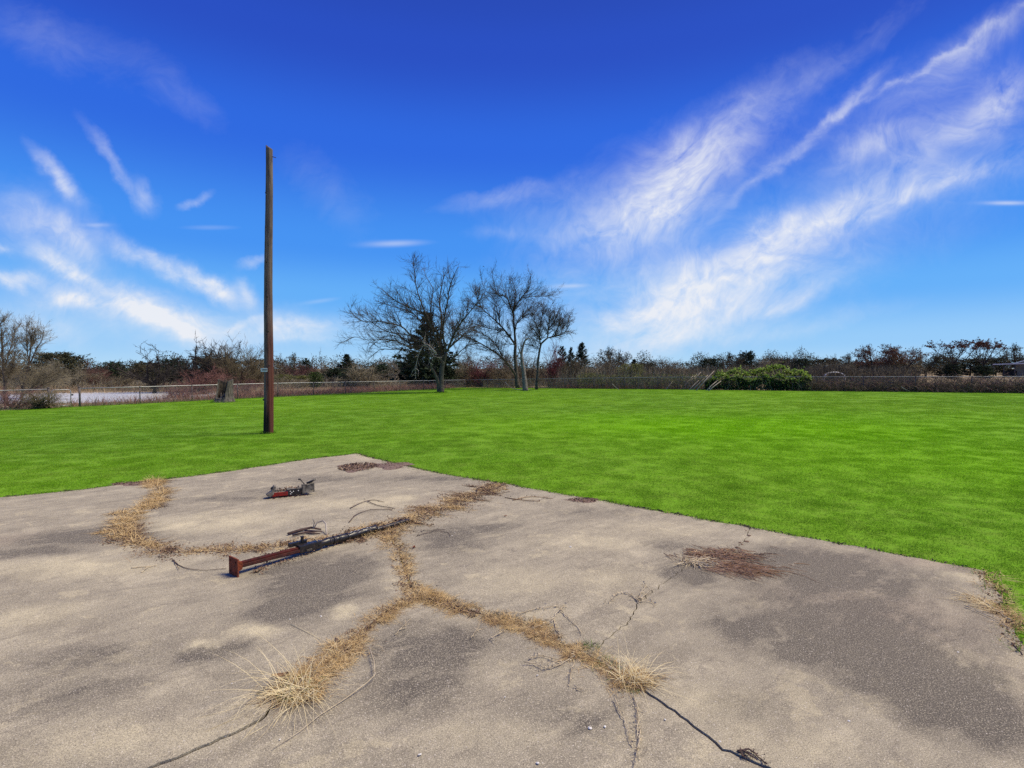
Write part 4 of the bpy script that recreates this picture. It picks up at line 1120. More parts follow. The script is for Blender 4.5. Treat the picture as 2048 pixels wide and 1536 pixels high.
ROWS = [  # kind, px, top, width px, distance, label, variant
    ('dome', 118, 704, 130, 78, 'broad dome shaped dark tree rising behind the pond', 0),
    ('bush', 20, 712, 90, 70, 'brown bare bush mass behind the far left tree', 0),
    ('bush', 84, 738, 90, 62, 'tangled grey brown bush in front of the dome shaped tree', 1),
    ('palebush', 140, 735, 90, 64, 'wide pale grey bush at the foot of the dome shaped tree', 2),
    ('redbush', 190, 724, 56, 66, 'reddish bush between the dome shaped tree and the dark thicket', 3),
    ('evergreen', 224, 722, 56, 70, 'dark evergreen clump between the reddish bush and the lone black oak', 0),
    ('leafoak', 256, 727, 60, 74, 'low dark leafy tree touching the left side of the black oak', 3),
    ('bush', 240, 745, 70, 62, 'low grey bush under the dark clump beyond the pond', 3),
    ('oak', 308, 690, 112, 55, 'lone black gnarled oak with two raised arms, beyond the pond', 0),
    ('olive', 345, 733, 90, 68, 'grey bush filling the gap right of the black oak', 1),
    ('oak', 386, 677, 104, 57, 'tall sprawling dark oak, second right of the pond', 1),
    ('oak', 432, 681, 76, 58, 'knotty dark oak between the sprawling oak and the dense twiggy tree', 2),
    ('bush', 482, 680, 120, 58, 'dense twiggy grey tree just left of the wooden pole', 2),
    ('bush', 505, 694, 80, 60, 'brown twiggy tree partly hidden by the wooden pole', 0),
    ('redbush', 24, 770, 100, 31, 'low dark red bush at the feet of the far left trees', 3),
    ('bush', 75, 775, 90, 30.5, 'low brown bush between the far left trees and the gate', 1),
    ('redbush', 398, 733, 90, 52, 'dark red bush left of the hollow stump', 1),
    ('redbush', 478, 752, 90, 47, 'low red bush behind the hollow stump', 2),
    ('redbush', 350, 765, 70, 46, 'low reddish scrub at the right end of the pond', 0),
    ('evergreen', 345, 716, 60, 92, 'distant dark evergreen between the black oak and the sprawling oak', 0),
    ('olive', 290, 722, 60, 90, 'distant dark tree behind the left arm of the black oak', 1),
    ('evergreen', 415, 712, 56, 94, 'distant dark evergreen behind the sprawling oak', 1),
    ('olive', 455, 714, 60, 92, 'distant dark tree behind the knotty oak', 0),
    ('evergreen', 520, 716, 60, 90, 'distant dark evergreen right behind the wooden pole', 0),
    ('bush', 560, 712, 60, 80, 'brown tree crown directly right of the wooden pole', 3),
    ('leafoak', 585, 710, 60, 82, 'round brown tree with fine twigs right of the wooden pole', 2),
    ('redbush', 592, 722, 60, 76, 'reddish brown bush above the pale green brush', 2),
    ('cedar', 612, 716, 30, 80, 'slim dark cedar behind the small bright cedar', 2),
    ('brownoak', 640, 704, 46, 84, 'thin bare oak rising behind the small bright cedar', 1),
    ('palebush', 672, 718, 80, 78, 'grey rounded bare tree between the slim cedar and the broad cedar', 1),
    ('bright', 632, 743, 30, 64, 'small bright green bushy cedar alone in the field', 0),
    ('yellow', 568, 748, 44, 68, 'pale green brush clump right beside the wooden pole', 0),
    ('yellow', 600, 750, 44, 69, 'pale green brush clump left of the small bright cedar', 1),
    ('palebush', 580, 752, 80, 65, 'low grey brush in front of the pale green clumps', 3),
    ('cedar', 694, 708, 64, 72, 'broad dark cedar under the leftmost limbs of the large bare tree', 0),
    ('evergreen', 668, 735, 44, 70, 'low dark evergreen at the left foot of the broad cedar', 1),
    ('evergreen', 708, 738, 60, 66, 'low dark evergreen at the right foot of the broad cedar', 0),
    ('palebush', 730, 722, 100, 63, 'pale bare bush leaning over the dark evergreens', 0),
    ('evergreen', 756, 726, 52, 70, 'rounded dark evergreen midway between the two cedars', 1),
    ('palebush', 792, 714, 90, 76, 'wide grey bare tree left of the tall black cedar', 2),
    ('bush', 772, 712, 70, 84, 'distant grey brown tree behind the rounded evergreen', 1),
    ('cedar', 855, 624, 120, 62, 'tall black cedar rising behind the large bare tree', 0),
    ('cedar', 880, 690, 70, 61, 'lower dark cedar tucked right of the tall black cedar', 1),
    ('evergreen', 832, 705, 50, 60.5, 'dark bushy evergreen at the left foot of the tall black cedar', 0),
    ('evergreen', 884, 728, 50, 63, 'black low evergreen behind the trunk of the large bare tree', 1),
    ('palebush', 922, 708, 60, 64, 'pale olive bush between the two large bare trees', 3),
    ('cedar', 940, 735, 60, 66, 'low spreading cedar under the gap between the large bare trees', 1),
    ('budbush', 966, 712, 70, 63, 'pinkish red budding bush under the second bare tree', 1),
    ('tall', 945, 695, 60, 75, 'thin bare saplings above the low spreading cedar', 0),
    ('bush', 1002, 722, 80, 62, 'brown bare bush left of the second bare tree trunk', 0),
    ('tall', 1012, 700, 50, 72, 'bare sapling clump behind the second bare tree', 1),
    ('bush', 1058, 702, 70, 64, 'grey brown bush between the snag and the smaller bare tree', 2),
    ('redtall', 1103, 680, 52, 58, 'tall crimson budding bush beside the smaller bare tree', 0),
    ('cedar', 1124, 692, 36, 76, 'narrow dark cedar directly behind the crimson bush', 2),
    ('cedar', 1163, 684, 46, 72, 'pointed dark cedar, rightmost of the cedars by the crimson bush', 1),
    ('cedar', 1142, 694, 34, 74, 'dark cedar between the crimson bush and the pointed cedar', 0),
    ('bush', 1146, 705, 74, 60, 'grey bare bush in front of the pointed cedar', 3),
    ('palebush', 1182, 722, 60, 61, 'pale bare bush right of the pointed cedar', 0),
    ('bush', 1204, 712, 60, 68, 'brown thin tree left of the spiky bare tree', 1),
    ('leafoak', 1232, 697, 50, 72, 'spiky half bare tree rising above the stem thicket', 3),
    ('bush', 1232, 718, 90, 64, 'brown bush under the spiky bare tree', 2),
    ('yellow', 1262, 726, 56, 58, 'yellow green vine covered shrub in the stem thicket', 0),
    ('yellow', 1176, 745, 46, 57, 'yellowish shrub at the foot of the pale bare bush', 1),
    ('cedar', 1268, 718, 44, 80, 'short dark cedar behind the yellow green shrub', 0),
    ('olive', 1294, 724, 52, 84, 'dark rounded tree behind the middle of the stem thicket', 1),
    ('tall', 1312, 712, 50, 64, 'bare sapling clump above the middle of the stem thicket', 0),
    ('tall', 1340, 716, 60, 66, 'bare sapling clump near the leaning cut poles', 1),
    ('bush', 1360, 728, 70, 62, 'grey bare bush behind the leaning cut poles', 0),
    ('evergreen', 1418, 715, 52, 72, 'round black evergreen left of the ivy mound', 0),
    ('evergreen', 1394, 733, 34, 76, 'small dark evergreen left of the round black one', 1),
    ('leafoak', 1460, 707, 50, 82, 'dark brown leafy tree behind the left end of the ivy mound', 2),
    ('evergreen', 1492, 701, 38, 86, 'green topped evergreen behind the ivy mound', 1),
    ('bush', 1480, 722, 70, 68, 'brown bush behind the left part of the ivy mound', 3),
    ('palebush', 1522, 714, 50, 95, 'distant pale grey dome of a bare tree behind the ivy mound', 1),
    ('brownoak', 1540, 703, 50, 74, 'sparse tufted oak above the middle of the ivy mound', 0),
    ('brownoak', 1578, 705, 44, 76, 'sparse tufted oak above the right part of the ivy mound', 2),
    ('olive', 1565, 716, 60, 96, 'dark distant tree between the two sparse tufted oaks', 0),
    ('evergreen', 1604, 715, 42, 66, 'dark evergreen with bare branches at the right end of the ivy mound', 0),
    ('brownoak', 1606, 699, 50, 67, 'bare wispy oak top above the right end of the ivy mound', 1),
    ('bush', 1648, 718, 80, 58, 'grey bare bush behind the white hoop', 1),
    ('olive', 1645, 716, 70, 92, 'distant dark tree above the white hoop', 1),
    ('bush', 1690, 722, 80, 56, 'grey bare bush right of the white hoop', 2),
    ('leafoak', 1694, 710, 60, 88, 'distant dark tree left of the twin rust crowned oaks', 2),
    ('leafoak', 1746, 694, 84, 74, 'rust crowned oak, left one of the pair', 0),
    ('leafoak', 1792, 693, 84, 74, 'rust crowned oak, right one of the pair', 1),
    ('olive', 1732, 722, 80, 78, 'dark low evergreen under the left rust crowned oak', 0),
    ('olive', 1800, 722, 74, 79, 'dark low evergreen under the right rust crowned oak', 1),
    ('leafoak', 1850, 709, 70, 92, 'dark round tree between the rust oaks and the flat topped trees', 2),
    ('olive', 1882, 712, 60, 96, 'dark tree behind the left flat topped tree', 0),
    ('umbrella', 1908, 679, 96, 78, 'flat topped rust leaved tree, left one of two', 0),
    ('umbrella', 1968, 680, 84, 80, 'flat topped rust leaved tree, right one of two', 1),
    ('evergreen', 1904, 727, 34, 76, 'dark cedar bush at the foot of the left flat topped tree', 0),
    ('evergreen', 1968, 730, 34, 79, 'dark cedar bush at the foot of the right flat topped tree', 1),
    ('olive', 1940, 716, 70, 104, 'dark distant tree between the two flat topped trees', 1),
    ('olive', 1992, 714, 40, 112, 'dark distant tree left of the barn', 0),
    ('leafoak', 2032, 690, 60, 124, 'thin leafy tree behind the barn roof', 2),
]
for kind, px, top, wpx, Y, label, k in ROWS:
    isb = kind in ('bush', 'palebush', 'redbush', 'budbush', 'redtall', 'yellow', 'tall')
    place(kind, px, top, wpx, Y, label, k, cat='bush' if isb else 'tree', group='trees and bushes beyond the fence')

# far woods that read as one mass
def woods(x0, x1, Y, h, n, m, label, seed):
    r = np.random.default_rng(seed)
    c = int((x1 - x0) / 2.3); P = []
    for cx_ in np.linspace(x0, x1, c):
        hh = h * r.uniform(.55, 1.1); cy = Y + r.uniform(-9, 9); rad = r.uniform(2.0, 3.6); zb = gz(cx_, cy)
        k = n // c; q = r.normal(0, 1, (k, 3)); q /= np.linalg.norm(q, axis=1, keepdims=True); q *= r.uniform(.55, 1.05, (k, 1))
        P.append(np.column_stack([cx_ + r.normal(0, .8) + q[:, 0] * rad, cy + q[:, 1] * rad, zb + hh * .5 + q[:, 2] * hh * .52]))
    V, Q = leaf_quads(np.concatenate(P), .16)
    tag(link('distant_woods', mesh_np('distant_woods', V, [Q]), m), label, kind='stuff')


woods(-150, -20, 108, 5.6, 36000, M['olive_leaf'], 'far brown green woods along the horizon left of the bare trees', 1)
woods(-30, 70, 128, 5.4, 28000, M['olive_leaf'], 'far brown green woods along the horizon behind the middle', 2)
woods(50, 190, 140, 6.6, 36000, M['olive_leaf'], 'far dark woods along the horizon on the right', 3)

# ---------------------------------------------------------------- chain link fence, gate
def fpt(s, side):
    d = dirA if side == 'A' else dirB
    x, y = FENCE_C.x + d.x * s, FENCE_C.y + d.y * s
    return Vector((x, y, gz(x, y)))


def fheight(s, side):
    return .86 + .22 * min(1, s / 22.0)


def rail_line(side, s0, s1, dz=0.0):
    return [tuple(fpt(s, side) + Vector((0, 0, fheight(s, side) + dz))) for s in np.linspace(s0, s1, max(3, int((s1 - s0) / 2.5)))]


def mesh_wires(pA, hfun, s0, s1, pitch=.085):
    sg = []
    s = s0
    while s < s1:
        for sgn in (1, -1):
            h = hfun(s); a = s; b = s + sgn * h
            if b < s0 or b > s1: b = min(max(b, s0), s1)
            k = abs(b - a)
            if k < .02: continue
            p, q = pA(a), pA(b)
            sg.append((*(p + Vector((0, 0, .03))), *(q + Vector((0, 0, .03 + k * (h - .05) / h))), .0022, .0022))
        s += pitch
    return np.array(sg)


def fence(side, s0, s1, label, posts):
    root = empty('chain_link_fence', fpt((s0 + s1) / 2, side), label, 'fence')
    iv = np.array(root.location)
    MB().tube(np.array(rail_line(side, s0, s1)) - iv, .026 if side == 'A' else .019, 6).build('top_rail', M['galv'], root, True)
    for s in posts:
        p = fpt(s, side); h = fheight(s, side)
        mb = MB(); b = np.array(p) - iv
        mb.tube([b + (0, 0, -.2), b + (0, 0, h * .5), b + (0, 0, h - .02)], .030, 8); mb.tube([b + (0, 0, h - .035), b + (0, 0, h + .035)], .042, 8)
        mb.build('post', M['galv_dark'], root, True)
    sg = mesh_wires(lambda s: fpt(s, side) - root.location, lambda s: fheight(s, side), s0, s1)
    V, F = seg_tubes(sg, 3)
    link('chain_link', mesh_np('chain_link', V, [F]), M['wire'], root)['kind'] = 'stuff'
    return root


def s_of_px(px, side):
    best = min(np.linspace(0, 45, 1801), key=lambda s: abs((lambda p: p.x / p.y * FPX + 1024 - px)(fpt(s, side))))
    return float(best)


sg0, sg1 = s_of_px(158, 'A'), s_of_px(97, 'A')
stepA = sg0 / 11
fence('A', 0.0, sg0, 'low chain link fence running from the gate back to the far corner', [k * stepA for k in range(1, 11)])
fence('A', sg1, sg1 + 9, 'short chain link fence left of the gate', [sg1 + 3, sg1 + 6, sg1 + 9])
fence('B', 0.0, lenB + 8, 'chain link fence along the back of the lawn, overgrown with brush', [0.0] + [k * 3.05 for k in range(1, int((lenB + 8) / 3.05))])
# gate between two thick posts
def gate_post(s, label):
    p = fpt(s, 'A'); mb = MB(); mb.tube([(0, 0, -.3), (0, 0, .5), (0, 0, 1.13)], .055, 10)
    mb.tube([(0, 0, 1.12), (0, 0, 1.16), (0, 0, 1.19)], [.064, .06, .02], 10)
    o = mb.build('gate_post', M['galv_dark'], None, True, loc=p); tag(o, label, 'post', 'gate posts in the left fence')


gate_post(sg0, 'dark steel gate post, right one with the long fence attached')
gate_post(sg1, 'dark steel gate post, left one beside the bare trees')
ga, gb = sg0 + .55 * (sg1 - sg0) * 0 + .42, sg1 - .14
gr = empty('chain_link_gate', fpt((ga + gb) / 2, 'A'), 'small chain link gate with a rounded steel tube frame, in the left fence', 'gate'); gv = gr.location
def gp(s, z): return tuple(fpt(s, 'A') + Vector((0, 0, z)) - gv)
fr = [gp(gb, .10), gp(gb, .55), gp(gb, .97)] + [gp(gb + (ga - gb) * t, 1.03) for t in (.08, .3, .6, .85)] + [gp(ga + (gb - ga) * .05, 1.0), gp(ga, .90), gp(ga, .5), gp(ga, .10)]
MB().tube(fr, .024, 8).tube([gp(ga, .12), gp((ga + gb) / 2, .11), gp(gb, .12)], .022, 8).build('gate_frame', M['galv'], gr, True)
sg = mesh_wires(lambda s: fpt(s, 'A') - gv, lambda s: .98, min(ga, gb), max(ga, gb)); V, F = seg_tubes(sg, 3)
link('chain_link', mesh_np('chain_link', V, [F]), M['wire'], gr)['kind'] = 'stuff'
for z in (.3, .85):
    MB().box(gp(gb + .06, z), (.12, .05, .05)).build('hinge', M['galv_dark'], gr)
MB().box(gp(ga - .05, .72), (.14, .05, .09)).build('latch', M['galv_dark'], gr)
bw = [fpt(s_of_px(115, 'A'), 'A') + Vector((.2, -.5, .01)), fpt(s_of_px(150, 'A'), 'A') + Vector((.4, -.5, .01))]

# rough grass and weeds along the fences
def strip_points(side, s0, s1, n, o0, o1):
    s = rng.uniform(s0, s1, n); d = dirA if side == 'A' else dirB
    nx, ny = -d.y, d.x; sg_ = np.sign((0 - FENCE_C.x) * nx + (0 - FENCE_C.y) * ny)
    o_ = rng.uniform(o0, o1, n)
    x = FENCE_C.x + d.x * s + nx * sg_ * o_; y = FENCE_C.y + d.y * s + ny * sg_ * o_
    return np.column_stack([x, y, ground(x, y) - .03])


def stuff_blades(name, P, up, spread, L, W, bend, m, label, levels=3):
    V, Q, T = blades(P, rand_dirs(len(P), up, spread), L, W, bend, levels)
    return tag(link(name, mesh_np(name, V, [Q, T]), m), label, kind='stuff')


n = 7000; P = np.vstack([strip_points('A', 0, lenA + 8, n, -.35, .35)])
stuff_blades('fence_grass', P, 1, .6, rng.uniform(.08, .30, n), rng.uniform(.008, .02, n), rng.uniform(.1, .5, n), M['green_blade'], 'uncut green grass at the foot of the left fence', 2)
n = 8000; P = strip_points('B', 0, lenB + 8, n, -.3, .45)
stuff_blades('fence_grass', P, 1, .6, rng.uniform(.08, .26, n), rng.uniform(.010, .024, n), rng.uniform(.1, .5, n), M['green_blade'], 'uncut green grass at the foot of the back fence', 2)
n = 15000; P = strip_points('A', 1, lenA - 2, n, -3.6, -.3)
f = (rng.random(n) < np.clip((P[:, 0] + 27) / 9 + .12, .12, 1)); P = P[f]; n = len(P)
stuff_blades('red_weeds', P, 1, .45, rng.uniform(.25, .85, n), rng.uniform(.014, .03, n), rng.uniform(.05, .35, n), M['weed_red'], 'reddish dead weeds behind the left fence')
n = 7000; P = np.column_stack([rng.uniform(-30, -4, n), rng.uniform(38, 66, n)]); P = P[~inside_lawn(P[:, 0], P[:, 1], .5)]
P = P[((P[:, 0] - POND[0]) / POND[2]) ** 2 + ((P[:, 1] - POND[1]) / POND[3]) ** 2 > 1.15]; n = len(P)
P = np.column_stack([P, ground(P[:, 0], P[:, 1]) - .15])
stuff_blades('dry_weeds', P, 1, .4, rng.uniform(.2, .65, n), rng.uniform(.015, .035, n), rng.uniform(.05, .35, n), M['weed_tan'], 'tan and reddish dead grass in the field behind the left fence')
# reeds on the far side of the pond, feathery tops
n = 3500; t = rng.uniform(-.3, math.pi + .3, n); P = np.column_stack([POND[0] + POND[2] * (1.05 + rng.normal(0, .08, n)) * np.cos(t), POND[1] + POND[3] * (1.05 + rng.normal(0, .1, n)) * np.sin(t)])
P = np.column_stack([P, ground(P[:, 0], P[:, 1]) - .05])
stuff_blades('pond_reeds', P, 1, .25, rng.uniform(.5, 1.3, n), rng.uniform(.02, .045, n), rng.uniform(.05, .4, n), M['weed_tan'], 'tan reeds on the far bank of the pond')
n = 1800; s_ = np.array([s_of_px(p_, 'A') for p_ in (150, 400)]); P = strip_points('A', s_.min(), s_.max(), n, -2.6, -.2)
stuff_blades('dry_weeds', P, 1, .4, rng.uniform(.15, .5, n), rng.uniform(.008, .016, n), rng.uniform(.05, .4, n), M['weed_tan'], 'thin dry weeds between the gate and the pond')
# far field weeds on the right
n = 6000; P = np.column_stack([rng.uniform(24, 80, n), rng.uniform(46, 90, n)]); P = P[~inside_lawn(P[:, 0], P[:, 1], 1)]; n = len(P); P = np.column_stack([P, ground(P[:, 0], P[:, 1]) - .05])
stuff_blades('field_grass', P, 1, .4, rng.uniform(.2, .6, n), rng.uniform(.03, .06, n), rng.uniform(.05, .35, n), M['weed_tan'], 'dry tan grass in the field before the barn')

# stem thicket along the back fence (px 1110-1420)
def thicket(s0, s1, n, h, o, m, label, name='stem_thicket', trop=.1, lean=.18, twigs=1.6, r=.011):
    P = strip_points('B', s0, s1, n, *o); d = norm(np.column_stack([rng.normal(0, lean, (n, 2)), np.ones(n)])); L = rng.uniform(*h, n); sg = []; p = P
    for k in range(4):
        d = norm(d + rng.normal(0, .08, (n, 3))); q = p + d * (L / 4)[:, None]; rr = r * (1 - k * .2)
        sg.append(np.column_stack([p, q, np.full(n, rr), np.full(n, rr - .002)])); p = q
    A_ = np.concatenate(sg); B2 = spawn(A_, int(n * twigs), (20, 55), (.2, .6), 3, .7, .08, .2, None, .005, .008)
    mb = MB()
    for s in (A_, B2): V, F = seg_tubes(s, 3); mb.add(V, F)
    return tag(mb.build(name, m), label, kind='stuff')


sB = lambda px: s_of_px(px, 'B')
thicket(sB(1105), sB(1420), 900, (.8, 2.2), (-2.6, -.15), M['twig_grey'], 'grey upright bare stems crowding the back fence')
thicket(sB(1090), sB(1400), 1000, (.6, 1.7), (-2.0, -.1), M['twig_brown'], 'brown bare stems crowding the back fence')
thicket(sB(960), sB(1110), 480, (.4, 1.1), (-1.8, -.1), M['twig_grey'], 'low grey stems behind the second bare tree')
n = 3500; P = strip_points('B', sB(1120), sB(1420), n, -2.2, .15)
stuff_blades('rust_weeds', P, 1, .5, rng.uniform(.25, .8, n), rng.uniform(.010, .02, n), rng.uniform(.05, .5, n), M['weed_red'], 'rust coloured weeds under the stem thicket')
n = 2600; P = strip_points('B', sB(1150), sB(1420), n, -2.2, .1); P[:, 2] += rng.uniform(.2, 1.35, n)
V, Q = leaf_quads(P, .075); tag(link('vine_leaves', mesh_np('vine_leaves', V, [Q]), M['yellow_leaf']), 'yellow green vine leaves among the thicket stems', kind='stuff')

def undergrowth(pts_px, n, Y, h, m, label, seed):
    x0 = (pts_px[0] - 1024) / FPX; x1 = (pts_px[1] - 1024) / FPX; yy = rng.uniform(Y[0], Y[1], n); xx = rng.uniform(x0, x1, n) * yy
    ok = ~inside_lawn(xx, yy, .8) & (((xx - POND[0]) / POND[2]) ** 2 + ((yy - POND[1]) / POND[3]) ** 2 > 1.3); xx, yy = xx[ok], yy[ok]; n = len(xx)
    P = np.column_stack([xx, yy, ground(xx, yy) - .05]); d = norm(np.column_stack([rng.normal(0, .45, (n, 2)), np.ones(n)])); L = rng.uniform(*h, n); sg = []; p = P
    for k in range(3):
        d = norm(d + rng.normal(0, .15, (n, 3))); q = p + d * (L / 3)[:, None]; sg.append(np.column_stack([p, q, np.full(n, .022), np.full(n, .016)])); p = q
    A_ = np.concatenate(sg); B2 = spawn(A_, n * 3, (25, 60), (.2, .6), 2, .7, .05, .25, None, .011, .016); mb = MB()
    for s in (A_, B2): V, F = seg_tubes(s, 3); mb.add(V, F)
    return tag(mb.build('undergrowth', m), label, kind='stuff')


undergrowth((-150, 540), 4200, (60, 76), (.5, 1.4), M['twig_grey'], 'brown undergrowth at the foot of the trees beyond the pond', 1)
undergrowth((545, 850), 2600, (66, 82), (.6, 1.8), M['twig_grey'], 'grey undergrowth at the foot of the cedars and bare trees', 2)
undergrowth((840, 1120), 2200, (62, 74), (.6, 2.2), M['twig_brown'], 'brown undergrowth behind the back fence corner', 3)
undergrowth((1100, 1640), 3800, (56, 80), (.8, 2.4), M['twig_brown'], 'brown undergrowth behind the stem thicket and the ivy mound', 4)
undergrowth((1600, 1830), 2400, (50, 76), (.8, 2.2), M['twig_brown'], 'brown undergrowth under the rust crowned oaks', 5)

# brambles on the right half of the back fence
def brambles(s0, s1, n, m, label, o=(-1.5, .1), hmax=1.1):
    P = strip_points('B', s0, s1, n, *o); a = rng.uniform(0, 2 * np.pi, n); d = norm(np.column_stack([np.cos(a) * .75, np.sin(a) * .75, rng.uniform(.6, 1.6, n)])); L = rng.uniform(.6, 1.55, n) * hmax; sg = []; p = P
    for k in range(5):
        d = norm(d + rng.normal(0, .22, (n, 3)) + np.array([0, 0, -.22 * k * .5])); q = p + d * (L / 5)[:, None]; sg.append(np.column_stack([p, q, np.full(n, .010), np.full(n, .009)])); p = q
    A_ = np.concatenate(sg); B2 = spawn(A_, n * 2, (30, 80), (.12, .4), 2, .7, 0, .3, None, .007, .009); mb = MB()
    for s in (A_, B2): V, F = seg_tubes(s, 3); mb.add(V, F)
    return tag(mb.build('brambles', m), label, kind='stuff')


sR = lenB + 6
brambles(sB(1610), sR, 2600, M['bramble'], 'brown tangled brambles covering the right part of the back fence')
brambles(sB(1600), sR, 800, M['twig_brown'], 'grey tangled stems among the brambles on the back fence')
brambles(sB(1640), sR, 700, M['twig_red'], 'reddish shoots among the brambles on the back fence', hmax=1.15)

# ivy mound over the fence
def ivy_mound():
    c = fpt(sB(1518), 'B'); root = empty('ivy_mound', c, 'bright green ivy mound smothering the back fence, dark underneath', 'ivy')
    top = [(1412, 764), (1430, 752), (1450, 743), (1478, 735), (1500, 742), (1520, 740), (1540, 733), (1562, 731), (1590, 738), (1608, 744), (1624, 758)]
    tx = np.array([t[0] for t in top], float); ty = np.array([t[1] for t in top], float)
    iv = np.array(root.location)
    def surf(n, front):
        px = rng.uniform(1414, 1622, n); out = np.zeros((n, 3))
        for q in range(n):
            s = sB_tab(px[q]); f0 = fpt(s, 'B'); Yd = f0.y
            zt = AT(px[q], np.interp(px[q], tx, ty), Yd + .9).z - f0.z
            t = rng.random() if not front else 0
            if front:      # curtain on the fence face
                o = rng.uniform(-.1, .28); z = rng.uniform(.05, 1.0) * min(zt, 1.05)
            else:          # mound behind and above
                o = -2.0 * t + .3; z = zt * (math.sqrt(max(0, 1 - (abs(t - .42) / .62) ** 2)) * .97) - abs(rng.normal(0, .07)); z = max(z, .1)
                if t < .22: z = min(zt, 1.0) + rng.normal(0, .06)
            d = dirB; nx, ny = -d.y, d.x; sg_ = np.sign(-FENCE_C.x * nx - FENCE_C.y * ny)
            out[q] = (f0.x + nx * sg_ * o, f0.y + ny * sg_ * o, f0.z + z)
        return out - iv
    tab = np.linspace(1405, 1630, 60); tabs = np.array([sB(p) for p in tab])
    global sB_tab
    sB_tab = lambda p: float(np.interp(p, tab, tabs))
    P = surf(5200, False); lump = np.sin(P[:, 0] * 2.1) * .12 + np.sin(P[:, 0] * 4.7 + 1) * .10 + np.sin(P[:, 0] * 9.3 + P[:, 1] * 3) * .09; P[:, 2] += lump + np.abs(rng.normal(0, .12, len(P))) * (rng.random(len(P)) < .35)
    cut = np.sin(P[:, 0] * 3.3 + 2) * np.sin(P[:, 1] * 5 + P[:, 0]) > .55; P = P[~cut | (rng.random(len(P)) < .25)]
    dk_ = rng.random(len(P)) < .28; V, Q = leaf_quads(P[dk_] - (0, 0, .06), .09, .2); link('shaded_leaves', mesh_np('shaded_leaves', V, [Q]), M['ivy_shade'], root)['kind'] = 'stuff'
    P = P[~dk_]; V, Q = leaf_quads(P, rng.uniform(.05, .11, len(P)), .25); link('leaves', mesh_np('leaves', V, [Q]), M['ivy'], root)['kind'] = 'stuff'
    P = surf(9000, True); hol = np.sin(P[:, 0] * 2.7 + 1) + np.sin(P[:, 2] * 6 + P[:, 0] * 1.3) + np.sin(P[:, 0] * 7.1); P = P[(hol < .9) | (rng.random(len(P)) < .35)]; P[:, 2] *= .86 + .14 * np.sin(P[:, 0] * 3.1); P[:, 1] += rng.uniform(-.05, .5, len(P)); V, Q = leaf_quads(P, .085, 0); o = link('shaded_leaves', mesh_np('shaded_leaves', V, [Q]), M['ivy_shade'], root); o['kind'] = 'stuff'; o['label'] = 'leaves of the curtain hanging on the fence, coloured dark as if in shade'
    P = surf(700, True); V, Q = leaf_quads(P + np.array([0, -.12, 0]), .05, 0); link('sunlit_leaves', mesh_np('sunlit_leaves', V, [Q]), M['ivy'], root)['kind'] = 'stuff'  # lit leaf colour paints sunny flecks on the dark curtain
    P = surf(26, True); P[:, 2] = np.array([gz(*(p[:2] + iv[:2])) for p in P]) - iv[2]; n = len(P); d = norm(np.column_stack([rng.normal(0, .35, n), rng.normal(0, .1, n), np.ones(n)])); sg = []; p = P + np.array([0, -.15, 0])
    for k in range(4):
        d = norm(d + rng.normal(0, .15, (n, 3))); q = p + d * rng.uniform(.15, .35, (n, 1)); sg.append(np.column_stack([p, q, np.full(n, .014), np.full(n, .011)])); p = q
    V, F = seg_tubes(np.concatenate(sg), 4); link('stems', mesh_np('stems', V, [F]), M['twig_grey'], root)['kind'] = 'stuff'


ivy_mound()

# cut poles leaning on the fence
LEAN = [((1362, 779), (1386, 752)), ((1366, 779), (1394, 748)), ((1371, 779), (1402, 744)), ((1378, 780), (1398, 760)), ((1384, 780), (1416, 750)), ((1392, 781), (1428, 742)), ((1412, 781), (1436, 760)), ((1416, 782), (1442, 762)), ((1332, 779), (1346, 762))]
ORD = ['leftmost pole of the group', 'second pole from the left', 'third pole from the left', 'fourth pole from the left', 'fifth pole from the left', 'sixth pole from the left', 'seventh pole, the first beside the ivy', 'eighth pole, touching the ivy', 'ninth, set apart in the thicket']
for k, (a, b) in enumerate(LEAN):
    A_ = G(*a); Bp = AT(b[0], b[1], A_.y + .55); L = Bp - A_
    mb = MB(); mb.tube([(0, 0, -.03), tuple(L * .5 + Vector((.01, 0, .02))), tuple(L)], [.042, .035, .024], 7)
    tag(mb.build('leaning_pole', M['twig_pale'], None, True, loc=A_), 'pale cut pole leaning on the back fence, ' + ORD[k], 'pole', 'cut poles leaning on the fence')
for pts, lab, nm in (([(1010, 764), (1016, 771), (1024, 777), (1035, 779.5), (1062, 780)], 'thin pale fallen branch curling on the lawn edge by the snag', 'fallen_branch'), ([(1802, 774), (1812, 780), (1820, 784)], 'short pale stick poking from the brambles onto the lawn', 'fallen_branch'), ([(2002, 783), (2018, 780), (2036, 776)], 'pale straight stick lying low in the brambles, right end', 'fallen_branch'), ([(1224, 768), (1230, 774), (1238, 780)], 'thin pale stick slanting in front of the stem thicket', 'fallen_branch'), ([(318, 812), (324, 808), (332, 804)], 'pale stick lying at the fence foot left of the stump', 'fallen_branch')):
    A_ = G(*pts[-1]); mb = MB(); mb.tube([np.array(AT(x, y, A_.y)) - np.array(A_) + (0, 0, .02) for x, y in pts], .026, 6); tag(mb.build(nm, M['twig_pale'], None, True, loc=A_), lab, 'branch')

